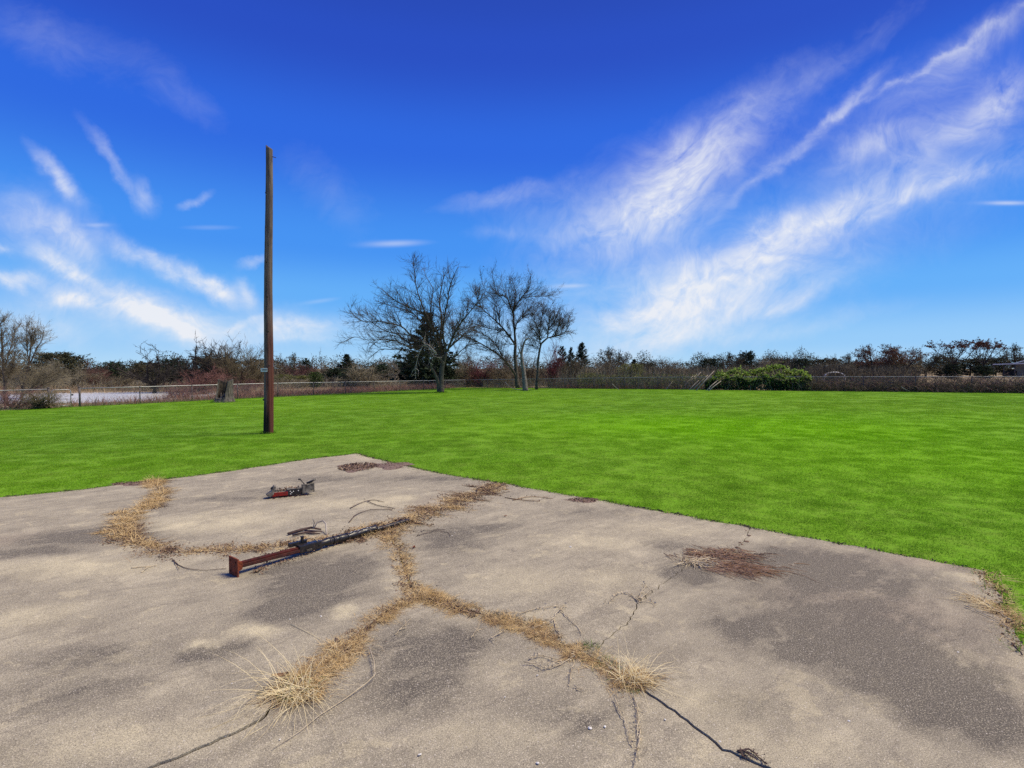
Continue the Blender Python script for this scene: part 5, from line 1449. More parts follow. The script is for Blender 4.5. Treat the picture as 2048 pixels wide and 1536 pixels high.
# white hoop and pale bale beyond the fence
def hoop(px0, px1, pyb, pyt, Y, label):
    a, b = AT(px0, pyb, Y), AT(px1, pyb, Y); t = AT((px0 + px1) / 2, pyt, Y); c = (a + b) / 2; zb = gz(c.x, Y)
    root = empty('hoop_frame', (c.x, Y, zb), label, 'hoop'); hw = (b.x - a.x) / 2; zt = t.z - zb; zs = c.z - zb
    for dy_ in (0, .3):
        pts = [(-hw, dy_, 0), (-hw, dy_, zs * .8)] + [(-hw * math.cos(q), dy_, zs + (zt - zs) * math.sin(q)) for q in np.linspace(.1, math.pi - .1, 14)] + [(hw, dy_, zs * .8), (hw, dy_, 0)]
        MB().tube(pts, .055 if dy_ == 0 else .04, 7).build('hoop', M['pale_metal' if dy_ else 'white_paint'], root, True)
    for q in (-hw, hw):
        MB().tube([(q, 0, zs * .75), (q, .15, zs * .75), (q, .3, zs * .75)], .03, 6).build('side_bar', M['white_paint'], root, True)


hoop(1649, 1690, 754, 744.5, 52, 'white arched hoop frame standing in brush beyond the back fence')
c = AT(1781, 747, 105); zb = AT(1781, 743, 105).z - 1.53; bal = MB()
rr_ = 24; pr = [(math.cos(t) * (.75 + .02 * (k % 3)), .78 + math.sin(t) * (.75 + .02 * (k % 2))) for k, t in enumerate(np.linspace(0, 2 * math.pi, rr_, endpoint=False))]
bal.prism(pr, -.6, .6); tag(bal.build('hay_bale', M['tan_bale'], None, False, .05, loc=(c.x, 105, zb)), 'round pale hay bale in the field behind the brambles', 'hay bale')

# barn with open lean-to at the right edge
def barn():
    Y = 98; x0 = AT(2031, 740, Y).x; zb = gz(x0, Y) - .1
    root = empty('barn', (x0, Y, zb), 'pale metal roofed barn with an open lean-to at the right edge of the field', 'barn', rz=-math.atan2(x0, Y))
    eave = AT(2031, 727, Y).z - zb; ridge = AT(2060, 704, Y).z - zb; Wd = 11.0; Dp = 14.0
    MB().prism([(0, 0), (Wd, 0), (Wd, eave), (Wd / 2, ridge), (0, eave)], .02, Dp).build('wall', M['barn_wall'], root)
    sl = (ridge - eave) / (Wd / 2)
    for sgn in (0, 1):
        a = [(-.5, eave - .5 * sl + .03), (Wd / 2, ridge + .03), (Wd / 2, ridge + .16), (-.5, eave - .5 * sl + .16)]
        if sgn: a = [(Wd - x, z) for x, z in a][::-1]
        MB().prism(a, -.5, Dp + .5).build('roof', M['roof_metal'], root)
    for q in range(1, 9):
        x = q * (Wd / 2) / 9; z = eave + sl * x + .165
        MB().box((x, Dp / 2, z), (.06, Dp + .9, .06)).build('roof_seam', M['roof_metal'], root)
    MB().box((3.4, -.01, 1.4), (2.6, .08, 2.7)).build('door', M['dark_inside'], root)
    lx = AT(1998, 740, Y).x - x0; lz = AT(1998, 728.5, Y).z - zb
    r_ = MB(); r_.prism([(lx, lz - .12), (1.8, lz + .05), (1.8, lz + .2), (lx, lz + .05)], -5.2, -.55); r_.build('lean_to_roof', M['white_paint'], root)
    for x in (lx + .15, lx / 2, -.1, 1.6):
        MB().tube([(x, -5.0, 0), (x, -5.0, lz / 2), (x, -5.0, lz - .13)], .06, 6).build('lean_to_post', M['galv_dark'], root, True)
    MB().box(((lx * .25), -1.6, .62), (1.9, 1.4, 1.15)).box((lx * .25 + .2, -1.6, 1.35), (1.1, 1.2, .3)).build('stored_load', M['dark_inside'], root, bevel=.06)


barn()

# ---------------------------------------------------------------- wooden pole
def pole():
    base = G(536, 867); Y = base.y; top = AT(538.3, 294, Y); h = top.z - base.z; lean = top.x - AT(536, 867, Y).x
    root = empty('wooden_pole', base, 'tall weathered wooden utility pole without wires, standing on the lawn', 'pole')
    n, m = 60, 110; r0, r1 = 9.6 / FPX * Y, 6.2 / FPX * Y; V = []
    r = np.random.default_rng(3); ph = r.uniform(0, 6.28, 12); gro = [(r.uniform(0, 6.28), r.uniform(0, .8), r.uniform(.12, .5), r.uniform(.010, .024), r.uniform(.05, .09)) for _ in range(26)]
    for i in range(m + 1):
        t = i / m; z = -.4 + (h + .4) * t
        for k in range(n):
            a = k * 2 * np.pi / n; rad = r0 + (r1 - r0) * t; rad -= max([0] + [dp * (1 - abs((a + .05 * math.sin(t * 40 + g0) - g0 + math.pi) % (2 * math.pi) - math.pi) / wd_) * min(1, (t - t0) * 30, (t0 + ln_ - t) * 30) for g0, t0, ln_, dp, wd_ in gro if t0 < t < t0 + ln_ and abs((a + .05 * math.sin(t * 40 + g0) - g0 + math.pi) % (2 * math.pi) - math.pi) < wd_]); rad *= 1 + .03 * math.sin(3 * a + ph[0] + t * 3) + .02 * math.sin(7 * a + ph[1] + 9 * t) + .02 * math.sin(2 * a + 31 * t) * math.sin(17 * t + ph[2]) + r.normal(0, .008)
            zz_ = z - (.10 * math.cos(a) * .6 + .03 * r.random() if i == m else 0)
            V.append((lean * t + .012 * math.sin(t * 9) + rad * math.cos(a), rad * math.sin(a), zz_))
    F = [[i * n + k, i * n + (k + 1) % n, (i + 1) * n + (k + 1) % n, (i + 1) * n + k] for i in range(m) for k in range(n)]
    c = len(V); V.append((lean, 0, h - .02)); T = [[m * n + k, m * n + (k + 1) % n, c] for k in range(n)]
    link('shaft', mesh_np('shaft', np.array(V), [np.array(F), np.array(T)], True), M['pole'], root)
    t = (AT(533, 740, Y).z - base.z) / h; rad = r0 + (r1 - r0) * t; cx_ = AT(532.5, 740, Y).x - base.x; z = t * h; wd, hg = 13 / FPX * Y, 7.5 / FPX * Y
    s_ = MB(); s_.box((cx_, -rad - .012, z), (wd, .006, hg)); sg_ = s_.build('sign_plate', M['white_paint'], root, bevel=.003)
    sg_['label'] = 'small white plate nailed across the pole'
    MB().box((cx_ + .012, -rad - .0175, z + .004), (wd * .72, .004, hg * .24)).build('dark_slot', M['black_paint'], sg_)
    for q in (-1, 1): MB().tube([(cx_ + q * wd * .42, -rad - .02, z + hg * .3), (cx_ + q * wd * .42, -rad - .01, z + hg * .3)], .006, 6).build('nail', M['galv_dark'], sg_)
    tz = AT(540, 315, Y).z - base.z
    MB().tube([(lean + r1 * .5, -.02, tz + .03), (lean + r1 + .06, -.03, tz), (lean + r1 + .12, -.035, tz - .02)], .010, 6).build('bolt', M['rust_dark'], root, True)
    for k in range(7):      # knots and checks
        tt = .12 + .12 * k; rad = r0 + (r1 - r0) * tt; a = R(-90) + (k * 1.7 % 2.0 - 1.0) * .9
        p = np.array([lean * tt + rad * math.cos(a), rad * math.sin(a), tt * h]); d = np.array([math.cos(a), math.sin(a), 0])
        MB().tube([p - d * .02, p + d * .004, p + d * .009], [.03, .026, .012], 9).build('knot', M['twig_dark'], root, True)


pole()

pb = G(536, 867); n = 420; a_ = rng.uniform(0, 2 * np.pi, n); ro = .13 + np.abs(rng.normal(0, .07, n)); P = np.column_stack([pb.x + ro * np.cos(a_), pb.y + ro * np.sin(a_), np.full(n, pb.z - .01)])
stuff_blades('pole_grass', P, 1, .5, rng.uniform(.05, .15, n), rng.uniform(.004, .009, n), rng.uniform(.1, .5, n), M['blade'], 'longer uncut grass round the foot of the wooden pole', 2)
bt_ = [(G(882, 785), .38, 380), (G(1051, 782), .32, 260), (G(448, 804.5), .62, 500)]
P = np.vstack([np.column_stack([b_.x + (r0_ + np.abs(rng.normal(0, .12, k_))) * np.cos(q_), b_.y + (r0_ + np.abs(rng.normal(0, .12, k_))) * np.sin(q_), np.full(k_, b_.z - .01)]) for b_, r0_, k_ in bt_ for q_ in [rng.uniform(0, 2 * np.pi, k_)]]); n = len(P)
stuff_blades('trunk_grass', P, 1, .5, rng.uniform(.08, .22, n), rng.uniform(.008, .016, n), rng.uniform(.1, .5, n), M['blade'], 'longer uncut grass round the tree trunks and the hollow stump', 2)

# ---------------------------------------------------------------- hollow stump
def stump():
    base = G(448, 804.5); Y = base.y; h = AT(448, 757, Y).z - base.z; rw = 15.5 / FPX * Y
    root = empty('hollow_stump', base, 'tall hollow rotten tree stump by the left fence', 'stump')
    n, m = 40, 14; r = np.random.default_rng(5); Vo = []; Vi = []; hs = []
    for k in range(n):
        a = k * 2 * np.pi / n; fr_ = math.cos(a - R(-98))          # 1 facing the camera
        hh = h * (.94 + .06 * math.sin(2 * a + 1) + r.normal(0, .012)); hs.append(h * r.uniform(.18, .26) if fr_ > .80 else (h * .62 if fr_ > .70 else hh))
    for lst, inner in ((Vo, 0), (Vi, 1)):
        for i in range(m + 1):
            t = i / m
            for k in range(n):
                a = k * 2 * np.pi / n; z = hs[k] * t; fl = 1 + .42 * math.exp(-z / (.16 * h)) - .10 * z / h
                rad = rw * (.80 if inner else 1) * fl * (1 + (.06 * math.sin(5 * a) + .04 * math.sin(11 * a + 1)) * (1 - .3 * t)) * (1 + r.normal(0, .012))
                lst.append((rad * math.cos(a) + .12 * z / h, rad * math.sin(a) * .9, z - .05))
    V = np.array(Vo + Vi); o = len(Vo); F = []
    for i in range(m):
        for k in range(n):
            k2 = (k + 1) % n
            F.append([i * n + k, i * n + k2, (i + 1) * n + k2, (i + 1) * n + k]); F.append([o + i * n + k, o + (i + 1) * n + k, o + (i + 1) * n + k2, o + i * n + k2])
    for k in range(n):
        k2 = (k + 1) % n; F.append([m * n + k, m * n + k2, o + m * n + k2, o + m * n + k])
    F = np.array(F); ins = (F >= o).all(1)
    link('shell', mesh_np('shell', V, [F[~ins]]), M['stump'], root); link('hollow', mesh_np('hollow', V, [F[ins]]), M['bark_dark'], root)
    for k in range(7):
        a = R(-90) + (k - 3) * .42; p = np.array([math.cos(a) * rw * 1.15, math.sin(a) * rw, .03])
        MB().tube([p * .7 + (0, 0, .25), p, p * 1.35 * (1, 1, 0) - (0, 0, .04)], [.09, .075, .03], 7).build('root', M['stump'], root, True)
    pl_ = MB()
    for k in range(9):
        x = rng.uniform(-.35, .3) * rw; pl_.tube([(x, -.1 * rw, 0), (x + rng.normal(0, .03), -.15 * rw, h * .2), (x + rng.normal(0, .06), -.1 * rw, h * rng.uniform(.25, .42))], [.07, .05, .02], 6)
    pl_.build('rotten_core', M['bark_grey'], root, True)


stump()

# ---------------------------------------------------------------- soil and dry grass in the slab joints
ZT = SLAB_TOP


def along(poly, n, sig):
    """n points scattered about a polyline; sig sideways spread (number or per-vertex list)."""
    d = np.linalg.norm(np.diff(poly, axis=0), axis=1); c = np.concatenate([[0], np.cumsum(d)]); s = rng.uniform(0, c[-1], n)
    nc = max(3, int(c[-1] * 8)); cw = rng.lognormal(0, .8, nc); cc = rng.uniform(0, c[-1], nc); cl_ = rng.random(n) < .5; pick = rng.choice(nc, n, p=cw / cw.sum())
    s = np.clip(np.where(cl_, cc[pick] + rng.normal(0, .04, n), s), 0, c[-1]); cside = rng.normal(0, .8, nc)[pick] * cl_
    x = np.interp(s, c, poly[:, 0]); y = np.interp(s, c, poly[:, 1]); t = np.gradient(poly, axis=0); t = norm(t)
    nx = -np.interp(s, c, t[:, 1]); ny = np.interp(s, c, t[:, 0])
    sg = np.interp(s / c[-1], np.linspace(0, 1, len(sig)), sig) if hasattr(sig, '__len__') else sig
    # patchy: clumps along the joint
    k = np.clip(.5 + .55 * np.sin(s * 11 + 2 * np.sin(s * 23)) * np.sin(s * 4.1 + 2) + .22 * np.sin(s * 41), 0, 1)
    o = rng.normal(0, 1, n) * sg * (.42 + .62 * k) * np.where(cl_, .6, 1) + np.mean(sg) * (.35 * np.sin(s * 7 + 1) + cside)
    return np.column_stack([x + nx * o, y + ny * o, np.full(n, ZT)]), np.column_stack([nx * o, ny * o]), k


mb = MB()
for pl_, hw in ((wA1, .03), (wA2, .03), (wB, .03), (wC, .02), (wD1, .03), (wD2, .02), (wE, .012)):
    V, Q = ribbon(pl_, hw, ZT - (.012 if hw < .025 else .06)); mb.add(V, Q)  # narrow cracks get the strip almost flush, painting the dark of the gap
tag(mb.build('crack_soil_shade', M['crack_soil_shade']), 'near black soil strip in the slab cracks, standing in for their shade', kind='structure')


def dry_strip(poly, n, sig, label, L=(.035, .11), green=0.0, m='straw', W=(.0025, .005), up=.42, lift=0.0):
    P, o, k = along(poly, n, sig); keep = rng.random(n) < .22 + .78 * k; P, o, k = P[keep], o[keep], k[keep]; n = len(P)
    d = np.column_stack([rng.normal(0, .75, (n, 2)) + norm(np.column_stack([o, np.zeros(n)]) + 1e-6)[:, :2] * .5, rng.uniform(.15, 1.0, n) * up])
    P[:, 2] += lift * rng.random(n) - .005
    V, Q, T = blades(P, d, rng.uniform(*L, n) * (.7 + .6 * k), rng.uniform(*W, n), rng.uniform(.1, .6, n), 3)
    V[:, 2] = np.maximum(V[:, 2], ZT + .001)
    return tag(link('dry_grass', mesh_np('dry_grass', V, [Q, T]), M[m]), label, kind='stuff')


def litter(poly, n, sig, label, size=.011, m='litter', name='leaf_litter', h=.014):
    n = int(n * .62); P, o, k = along(poly, n, sig); P[:, 2] += rng.uniform(.001, h, n); V, Q = leaf_quads(P, size, .6); V[:, 2] = np.maximum(V[:, 2], ZT + .001)
    return tag(link(name, mesh_np(name, V, [Q]), M[m]), label, kind='stuff')


a1a, a1b = wA1[:len(wA1) // 2 + 8], wA1[len(wA1) // 2 - 4:]
dry_strip(a1a, 9000, .075, 'golden dry grass in the curved joint on the left of the slab', (.06, .18), W=(.004, .008))
dry_strip(a1a, 3000, .10, 'dark dead stems at the edges of the curved joint', (.06, .16), m='dark_stem', W=(.004, .008), up=.2)
dry_strip(a1b, 7000, .085, 'golden dry grass in the joint left of the steel post', (.04, .10), W=(.003, .006))
litter(a1b, 5200, .12, 'brown leaf litter in the joint left of the steel post')
dry_strip(a1b, 2600, .12, 'brown dead stems in the joint beside the steel post', (.05, .15), m='straw_brown', W=(.003, .006), up=.2)
dry_strip(wA2, 7500, [.13, .19, .14, .06], 'dry grass in the joint beyond the end of the steel post', (.04, .12), W=(.003, .007))
litter(wA2, 8000, [.17, .24, .20, .10], 'brown leaf litter spread beyond the end of the steel post')
dry_strip(wA2, 2200, [.18, .24, .22, .10], 'dark dead stems spread beyond the end of the steel post', (.06, .2), m='straw_brown', W=(.003, .006), up=.15)
dry_strip(wB, 5200, [.05, .085, .05, .05], 'dry grass in the short joint leading towards the camera', (.04, .11))
litter(wB, 1100, .07, 'brown leaf litter along the short joint')
wC1 = wC[:int(len(wC) * .115 * 2.2)]
cC = np.concatenate([[0], np.cumsum(np.linalg.norm(np.diff(wC, axis=0), axis=1))]); e560 = np.array(Z0(560, 1398)[:2]); iC = int(np.argmin(np.linalg.norm(wC - e560, axis=1)))
wC1 = wC[:iC + 1]
dry_strip(wC1, 12500, [.05, .05, .065, .08, .075], 'straw coloured dry grass in the joint running to the left grass tuft', (.03, .10), W=(.0018, .0035))
dry_strip(wC1, 3200, [.05, .05, .06, .07], 'brown dead stems in the joint running to the left grass tuft', (.03, .10), m='straw_brown', W=(.0018, .0035), up=.3)
litter(wC1, 900, .055, 'brown leaf litter in the joint running to the left grass tuft', .008)
e1290 = np.array(Z0(1290, 1385)[:2]); iD = int(np.argmin(np.linalg.norm(wD2 - e1290, axis=1))); wDD = np.vstack([wD1, wD2[1:iD + 1]])
dry_strip(wDD, 13500, [.055, .065, .06, .04, .055, .075, .085], 'straw coloured dry grass in the joint running to the right grass tuft', (.03, .10), W=(.0018, .0035))
dry_strip(wDD, 3400, [.06, .05, .04, .04, .07], 'brown dead stems in the joint running to the right grass tuft', (.03, .10), m='straw_brown', W=(.0018, .0035), up=.3)
litter(wDD[:len(wDD) // 3], 900, .055, 'brown leaf litter where the three joints meet', .009)
dry_strip(wDD[-len(wDD) // 3:], 500, .05, 'olive green blades near the right grass tuft', (.03, .08), m='green_blade', W=(.0018, .0032))
# thin line of soil and dead grass along the slab edges
edge_all = SLAB_OUT[:-len(RE) + 1]
litter(edge_all, 4200, .018, 'dark soil crumbs along the edge between slab and lawn', .012, 'dark_stem', 'edge_soil', .02)
dry_strip(edge_all, 900, .03, 'scattered dead blades along the slab edge', (.04, .1), m='straw_brown', up=.2, W=(.003, .006))
eE = RE
litter(eE, 1000, .05, 'brown litter along the right end of the slab', .010, 'straw_brown', 'edge_litter')
dry_strip(eE, 1400, .06, 'dry straw along the right end of the slab', (.05, .16), m='straw', up=.25, W=(.0025, .005))
# green grass leaning over the slab edge
n = 9000; ee = np.vstack([edge_all, eE]); P, o, k = along(ee, n, .065); ctr = np.array([0., 4.2]); out = norm(np.column_stack([P[:, :2] - ctr, np.zeros(n)])); P[:, :2] += out[:, :2] * .045; P[:, 2] = -.02
d = np.column_stack([rng.normal(0, .6, (n, 2)) - out[:, :2] * .35, np.ones(n)]); V, Q, T = blades(P, d, rng.uniform(.05, .14, n) * (.4 + .9 * k), rng.uniform(.003, .006, n), rng.uniform(.1, .5, n), 2)
tag(link('edge_grass', mesh_np('edge_grass', V, [Q, T]), M['blade']), 'longer green grass fringing the slab edge', kind='stuff')
# crumbly dirt at the far corner and small patches on the edge
def dirt_patch(px, py, hw, hh, n, label, m='dirt', chips=True):
    c = Z0(px, py, ZT); rx = abs(Z0(px + hw, py, ZT).x - c.x); ry = abs(Z0(px, py - hh, ZT).y - Z0(px, py + hh, ZT).y) / 2
    root = empty('dirt_patch', c, label, 'dirt'); r = np.random.default_rng(int(px)); k = 36
    a = np.arange(k) * 2 * np.pi / k; f = 1 + .22 * np.sin(3 * a + px) + .12 * np.sin(7 * a) + r.normal(0, .05, k); rings = [(1.0, .0015), (.75, .010), (.4, .016)]
    V = [(rx * f[q] * s * math.cos(a[q]), ry * f[q] * s * math.sin(a[q]), z + r.normal(0, .002) * (z > .002)) for s, z in rings for q in range(k)] + [(0, 0, .018)]
    Q = [[i * k + q, i * k + (q + 1) % k, (i + 1) * k + (q + 1) % k, (i + 1) * k + q] for i in range(2) for q in range(k)]; T = [[2 * k + q, 2 * k + (q + 1) % k, 3 * k] for q in range(k)]
    link('soil', mesh_np('soil', np.array(V), [np.array(Q), np.array(T)], True), M[m], root)
    q = r.uniform(0, 2 * np.pi, n); s = np.sqrt(r.uniform(0, 1.1, n)); P = np.column_stack([rx * s * np.cos(q), ry * s * np.sin(q), .006 + .018 * (1 - s ** 2 * .8) + r.uniform(0, .008, n)])
    V, Q = leaf_quads(P, .022 if chips else .013, .7); V[:, 2] = np.maximum(V[:, 2], .001); link('chips', mesh_np('chips', V, [Q]), M['litter'], root)['kind'] = 'stuff'


dirt_patch(716, 934, 36, 8, 500, 'crumbled brown bark and dirt at the far corner of the slab, left patch')
dirt_patch(785, 931, 34, 7, 160, 'flat brown dirt spilling off the lawn at the far corner of the slab', chips=False)
dirt_patch(1168, 1001, 30, 4, 200, 'thin dirt and dead grass smear on the slab edge near the middle', chips=False)
dirt_patch(262, 968, 34, 4, 180, 'dark dirt smear where the curved joint meets the lawn edge', chips=False)

# ---------------------------------------------------------------- grass tufts
def tuft(px, py, label, n, L, dirbias, green=0, spreadxy=(.06, .04), W=(.0022, .004)):
    c = Z0(px, py, ZT); root = empty('grass_tuft', c, label, 'grass tuft', 'dry grass tufts in the cracks')
    def blad(n, L, W, up, bend, bias):
        P = np.column_stack([rng.normal(0, spreadxy[0], n), rng.normal(0, spreadxy[1], n), np.zeros(n)])
        a = rng.uniform(0, 2 * np.pi, n); d = np.column_stack([np.cos(a) + bias[0], np.sin(a) + bias[1], rng.uniform(*up, n)])
        V, Q, T = blades(P, d, rng.uniform(*L, n), rng.uniform(*W, n), rng.uniform(*bend, n), 5); V[:, 2] = np.maximum(V[:, 2], .002 + .004 * rng.random(len(V))); return mesh_np('b', V, [Q, T])
    for nm, nn, LL_, up, bend, m in (('dry_blades', n, L, (.3, 1.1), (.10, .38), 'straw_pale'), ('base_thatch', n * 6, (.04, .12), (.15, .8), (.1, .6), 'straw'), ('dead_thatch', n * 2, (.04, .14), (.1, .5), (.1, .5), 'straw_brown')):
        me = blad(nn, LL_, W, up, bend, dirbias if nm == 'dry_blades' else (0, 0)); me.name = nm; link(nm, me, M[m], root)['kind'] = 'stuff'
    if green:
        me = blad(green, (.05, .12), (.003, .006), (.5, 1.3), (.1, .5), (0, 0)); me.name = 'green_blades'; link('green_blades', me, M['green_blade'], root)['kind'] = 'stuff'
    return root


tuft(592, 1385, 'long straw coloured grass tuft with green heart, at the crack on the left', 170, (.16, .52), (-.10, -.65), 46, (.075, .06))
tuft(1268, 1360, 'spiky golden grass tuft at the crack on the right', 110, (.10, .40), (.55, .05), 0, (.05, .035))
tuft(690, 1305, 'low dense golden grass clump above the left grass tuft', 30, (.06, .16), (0, 0), 0, (.07, .05))
tuft(1985, 1215, 'pale dead straw lying at the right end of the slab', 70, (.12, .34), (-1.6, .9), 0, (.05, .10))

# ---------------------------------------------------------------- dead vines, stalks, twigs
def vine(pxs, label, m='dead_stem', r=.0035, leaf=26, size=.010, rise=.012, name='dead_vine', cat='vine'):
    c = Z0(*pxs[0][0], ZT); root = empty(name, c, label, cat); segs = []; mb = MB()
    for line in pxs:
        pts = [np.array(Z0(x, y, ZT)) - np.array(c) + (0, 0, .006 + rise * rng.random()) for x, y in line]
        s, cl, rr = limb(pts, r, r * .55); cl = cl + rng.normal(0, .003, cl.shape) * (1, 1, .3); mb.tube(cl, rr, 5); segs.append(s)
    mb.build('stem', M[m], root, True)
    if leaf:
        A_ = np.concatenate(segs); sh = spawn(A_, leaf, (30, 70), (.012, .04), 2, .6, .05, .2, None, .001, .0016); V, F = seg_tubes(sh, 3)
        sh_ = sh[len(sh) // 2:]; V2, Q2 = leaf_quads(sh_[:, 3:6], size, .4)
        b = MB(); b.add(V, F).add(V2, Q2); VV = np.concatenate(b.V); VV[:, 2] = np.maximum(VV[:, 2], .004)
        link('shrivelled_leaves', mesh_np('shrivelled_leaves', VV, b.Q), M[m], root)['kind'] = 'stuff'
    return root


vine([[(1035, 1232), (1060, 1222), (1095, 1217), (1128, 1214)], [(1128, 1214), (1112, 1232), (1105, 1245), (1080, 1256), (1062, 1258)], [(1122, 1224), (1140, 1242), (1156, 1256), (1164, 1272)], [(1108, 1240), (1112, 1262), (1126, 1278)]], 'forked pale dead vine arching over the slab right of where the joints meet', leaf=60)
vine([[(1050, 1329), (1072, 1331), (1090, 1340), (1122, 1330), (1150, 1312)], [(1058, 1320), (1085, 1314), (1110, 1322)]], 'pale dead vine lying in front of the joint to the right grass tuft', leaf=50)
vine([[(1275, 1205), (1258, 1190), (1240, 1189), (1226, 1198), (1217, 1208)], [(1275, 1205), (1290, 1194), (1304, 1180)], [(1275, 1207), (1296, 1205), (1312, 1212)], [(1274, 1204), (1285, 1184), (1291, 1170)]], 'dry weed sprouting from the thin crack, with one long drooping runner', leaf=70, size=.012)
vine([[(1228, 1400), (1236, 1420), (1248, 1440), (1256, 1465), (1262, 1490)]], 'thin pale runner hanging from the right grass tuft, left of two', leaf=16, size=.007)
vine([[(1268, 1395), (1276, 1430), (1275, 1460), (1280, 1488)], [(1280, 1460), (1275, 1500), (1270, 1534)]], 'thin branching runner hanging from the right grass tuft, right of two', leaf=60, size=.007)
vine([[(1148, 1330), (1142, 1350), (1140, 1368)], [(1150, 1374), (1160, 1382), (1170, 1380)]], 'tiny pale runner left of the right grass tuft', leaf=20, size=.007)
vine([[(700, 1018), (725, 1006), (748, 1001), (768, 1006)], [(735, 1004), (755, 1012), (790, 1018)], [(698, 1046), (712, 1032), (740, 1022), (785, 1021)]], 'dark forked dead vine on the slab behind the far end of the steel post', 'dark_stem', .006, 20, .010)
vine([[(952, 988), (958, 977), (985, 981), (1012, 968)], [(975, 982), (990, 988), (1020, 984)]], 'dark tangled vine crossing the slab near its far edge', 'dark_stem', .006, 30, .012)
vine([[(345, 1122), (362, 1134), (400, 1143), (452, 1139)], [(346, 1121), (358, 1142)]], 'thin dark vine trailing left of the rusty base plate', 'dark_stem', .004, 8, .008)
vine([[(282, 1147), (296, 1138), (312, 1132)], [(262, 1138), (300, 1134)]], 'short pale stem lying under the curved joint', 'dead_stem', .005, 6, .008)
vine([[(835, 1073), (868, 1064), (895, 1066), (900, 1075)], [(845, 1063), (890, 1060)]], 'thin dark stem on the slab right of the short joint', 'dark_stem', .0035, 10, .008)
vine([[(1025, 1002), (1060, 995), (1105, 998)], [(1010, 996), (1050, 1002), (1080, 1004)]], 'flat dead runner reaching right from the litter', 'straw_brown', .006, 30, .012)
vine([[(788, 1272), (806, 1255), (822, 1240)], [(797, 1262), (812, 1258)]], 'short grey stem lying right of the left joint', 'dead_stem', .003, 10, .007)
vine([[(942, 1278), (950, 1268), (960, 1250)], [(982, 1278), (1000, 1268), (1014, 1262)], [(982, 1278), (992, 1288)]], 'small pale stems lying below the middle of the right joint', 'dead_stem', .003, 16, .008)
vine([[(1478, 1508), (1500, 1506), (1518, 1520), (1530, 1534)], [(1474, 1504), (1495, 1512), (1512, 1526)], [(1480, 1510), (1490, 1520)]], 'dark fibrous root bundle at the bottom end of the right crack', 'dark_stem', .005, 40, .006)
vine([[(1958, 1196), (1990, 1222), (2025, 1245)], [(1930, 1215), (1975, 1235), (2020, 1258)], [(1968, 1208), (1974, 1192)]], 'pale dead stalks fanned out at the right end of the slab', 'dead_stem', .004, 12, .010)
vine([[(2024, 1290), (2034, 1300), (2046, 1312)]], 'dark stem with two small dark blobs near the right picture edge', 'dark_stem', .004, 6, .016)
# long bent stalk reaching from the left tuft joint
st = [(738, 1300), (748, 1330), (750, 1358), (735, 1373), (690, 1400), (640, 1432), (600, 1465), (545, 1500)]
c = Z0(*st[0], ZT); mb = MB(); mb.tube([np.array(Z0(x, y, ZT)) - np.array(c) + (0, 0, .006 + .02 * (k < 4)) for k, (x, y) in enumerate(st)], [.0028] * 5 + [.0022, .0018, .0012], 5)
tag(mb.build('dry_stalk', M['dead_stem'], None, True, loc=c), 'long thin bent stalk lying to the right of the left grass tuft', 'stalk')
st = [(582, 1250), (610, 1264), (640, 1280)]
c = Z0(*st[0], ZT); mb = MB(); mb.tube([np.array(Z0(x, y, ZT)) - np.array(c) + (0, 0, .008) for x, y in st], [.0022, .0018, .0010], 5)
tag(mb.build('dry_stalk', M['straw_pale'], None, True, loc=c), 'single pale straw lying above the left grass tuft', 'stalk')
# curled brown leaf remains and pale chips near the left tuft
for k, (px, py, s_, lab, m) in enumerate([(560, 1355, .05, 'curled brown dead leaf left of the left grass tuft', 'straw_brown'), (520, 1388, .035, 'pale grey curled leaf beside the left crack', 'pale_metal'), (675, 1284, .03, 'dark shrivelled leaf above the left grass tuft', 'dark_stem'), (1011, 1033, .022, 'small red brown leaf on the slab beyond the steel post', 'rust'), (828, 1096, .03, 'upright red brown leaf in the short joint', 'rust')]):
    c = Z0(px, py, ZT); t = np.linspace(-1, 1, 9); V = []
    for q in t:
        wq = (1 - q * q) * .38 * s_ + .001
        for sd_ in (-1, 0, 1): V.append((q * s_, sd_ * wq, .004 + .25 * s_ * (abs(sd_) * .9 + q * q) + .002))
    Q = [[i * 3 + j, i * 3 + j + 1, (i + 1) * 3 + j + 1, (i + 1) * 3 + j] for i in range(8) for j in range(2)]
    o = link('dead_leaf', mesh_np('dead_leaf', np.array(V), [np.array(Q)], True), M[m], None, c); o.rotation_euler = (0, 0, k * 1.1 + .3); tag(o, lab, 'leaf')

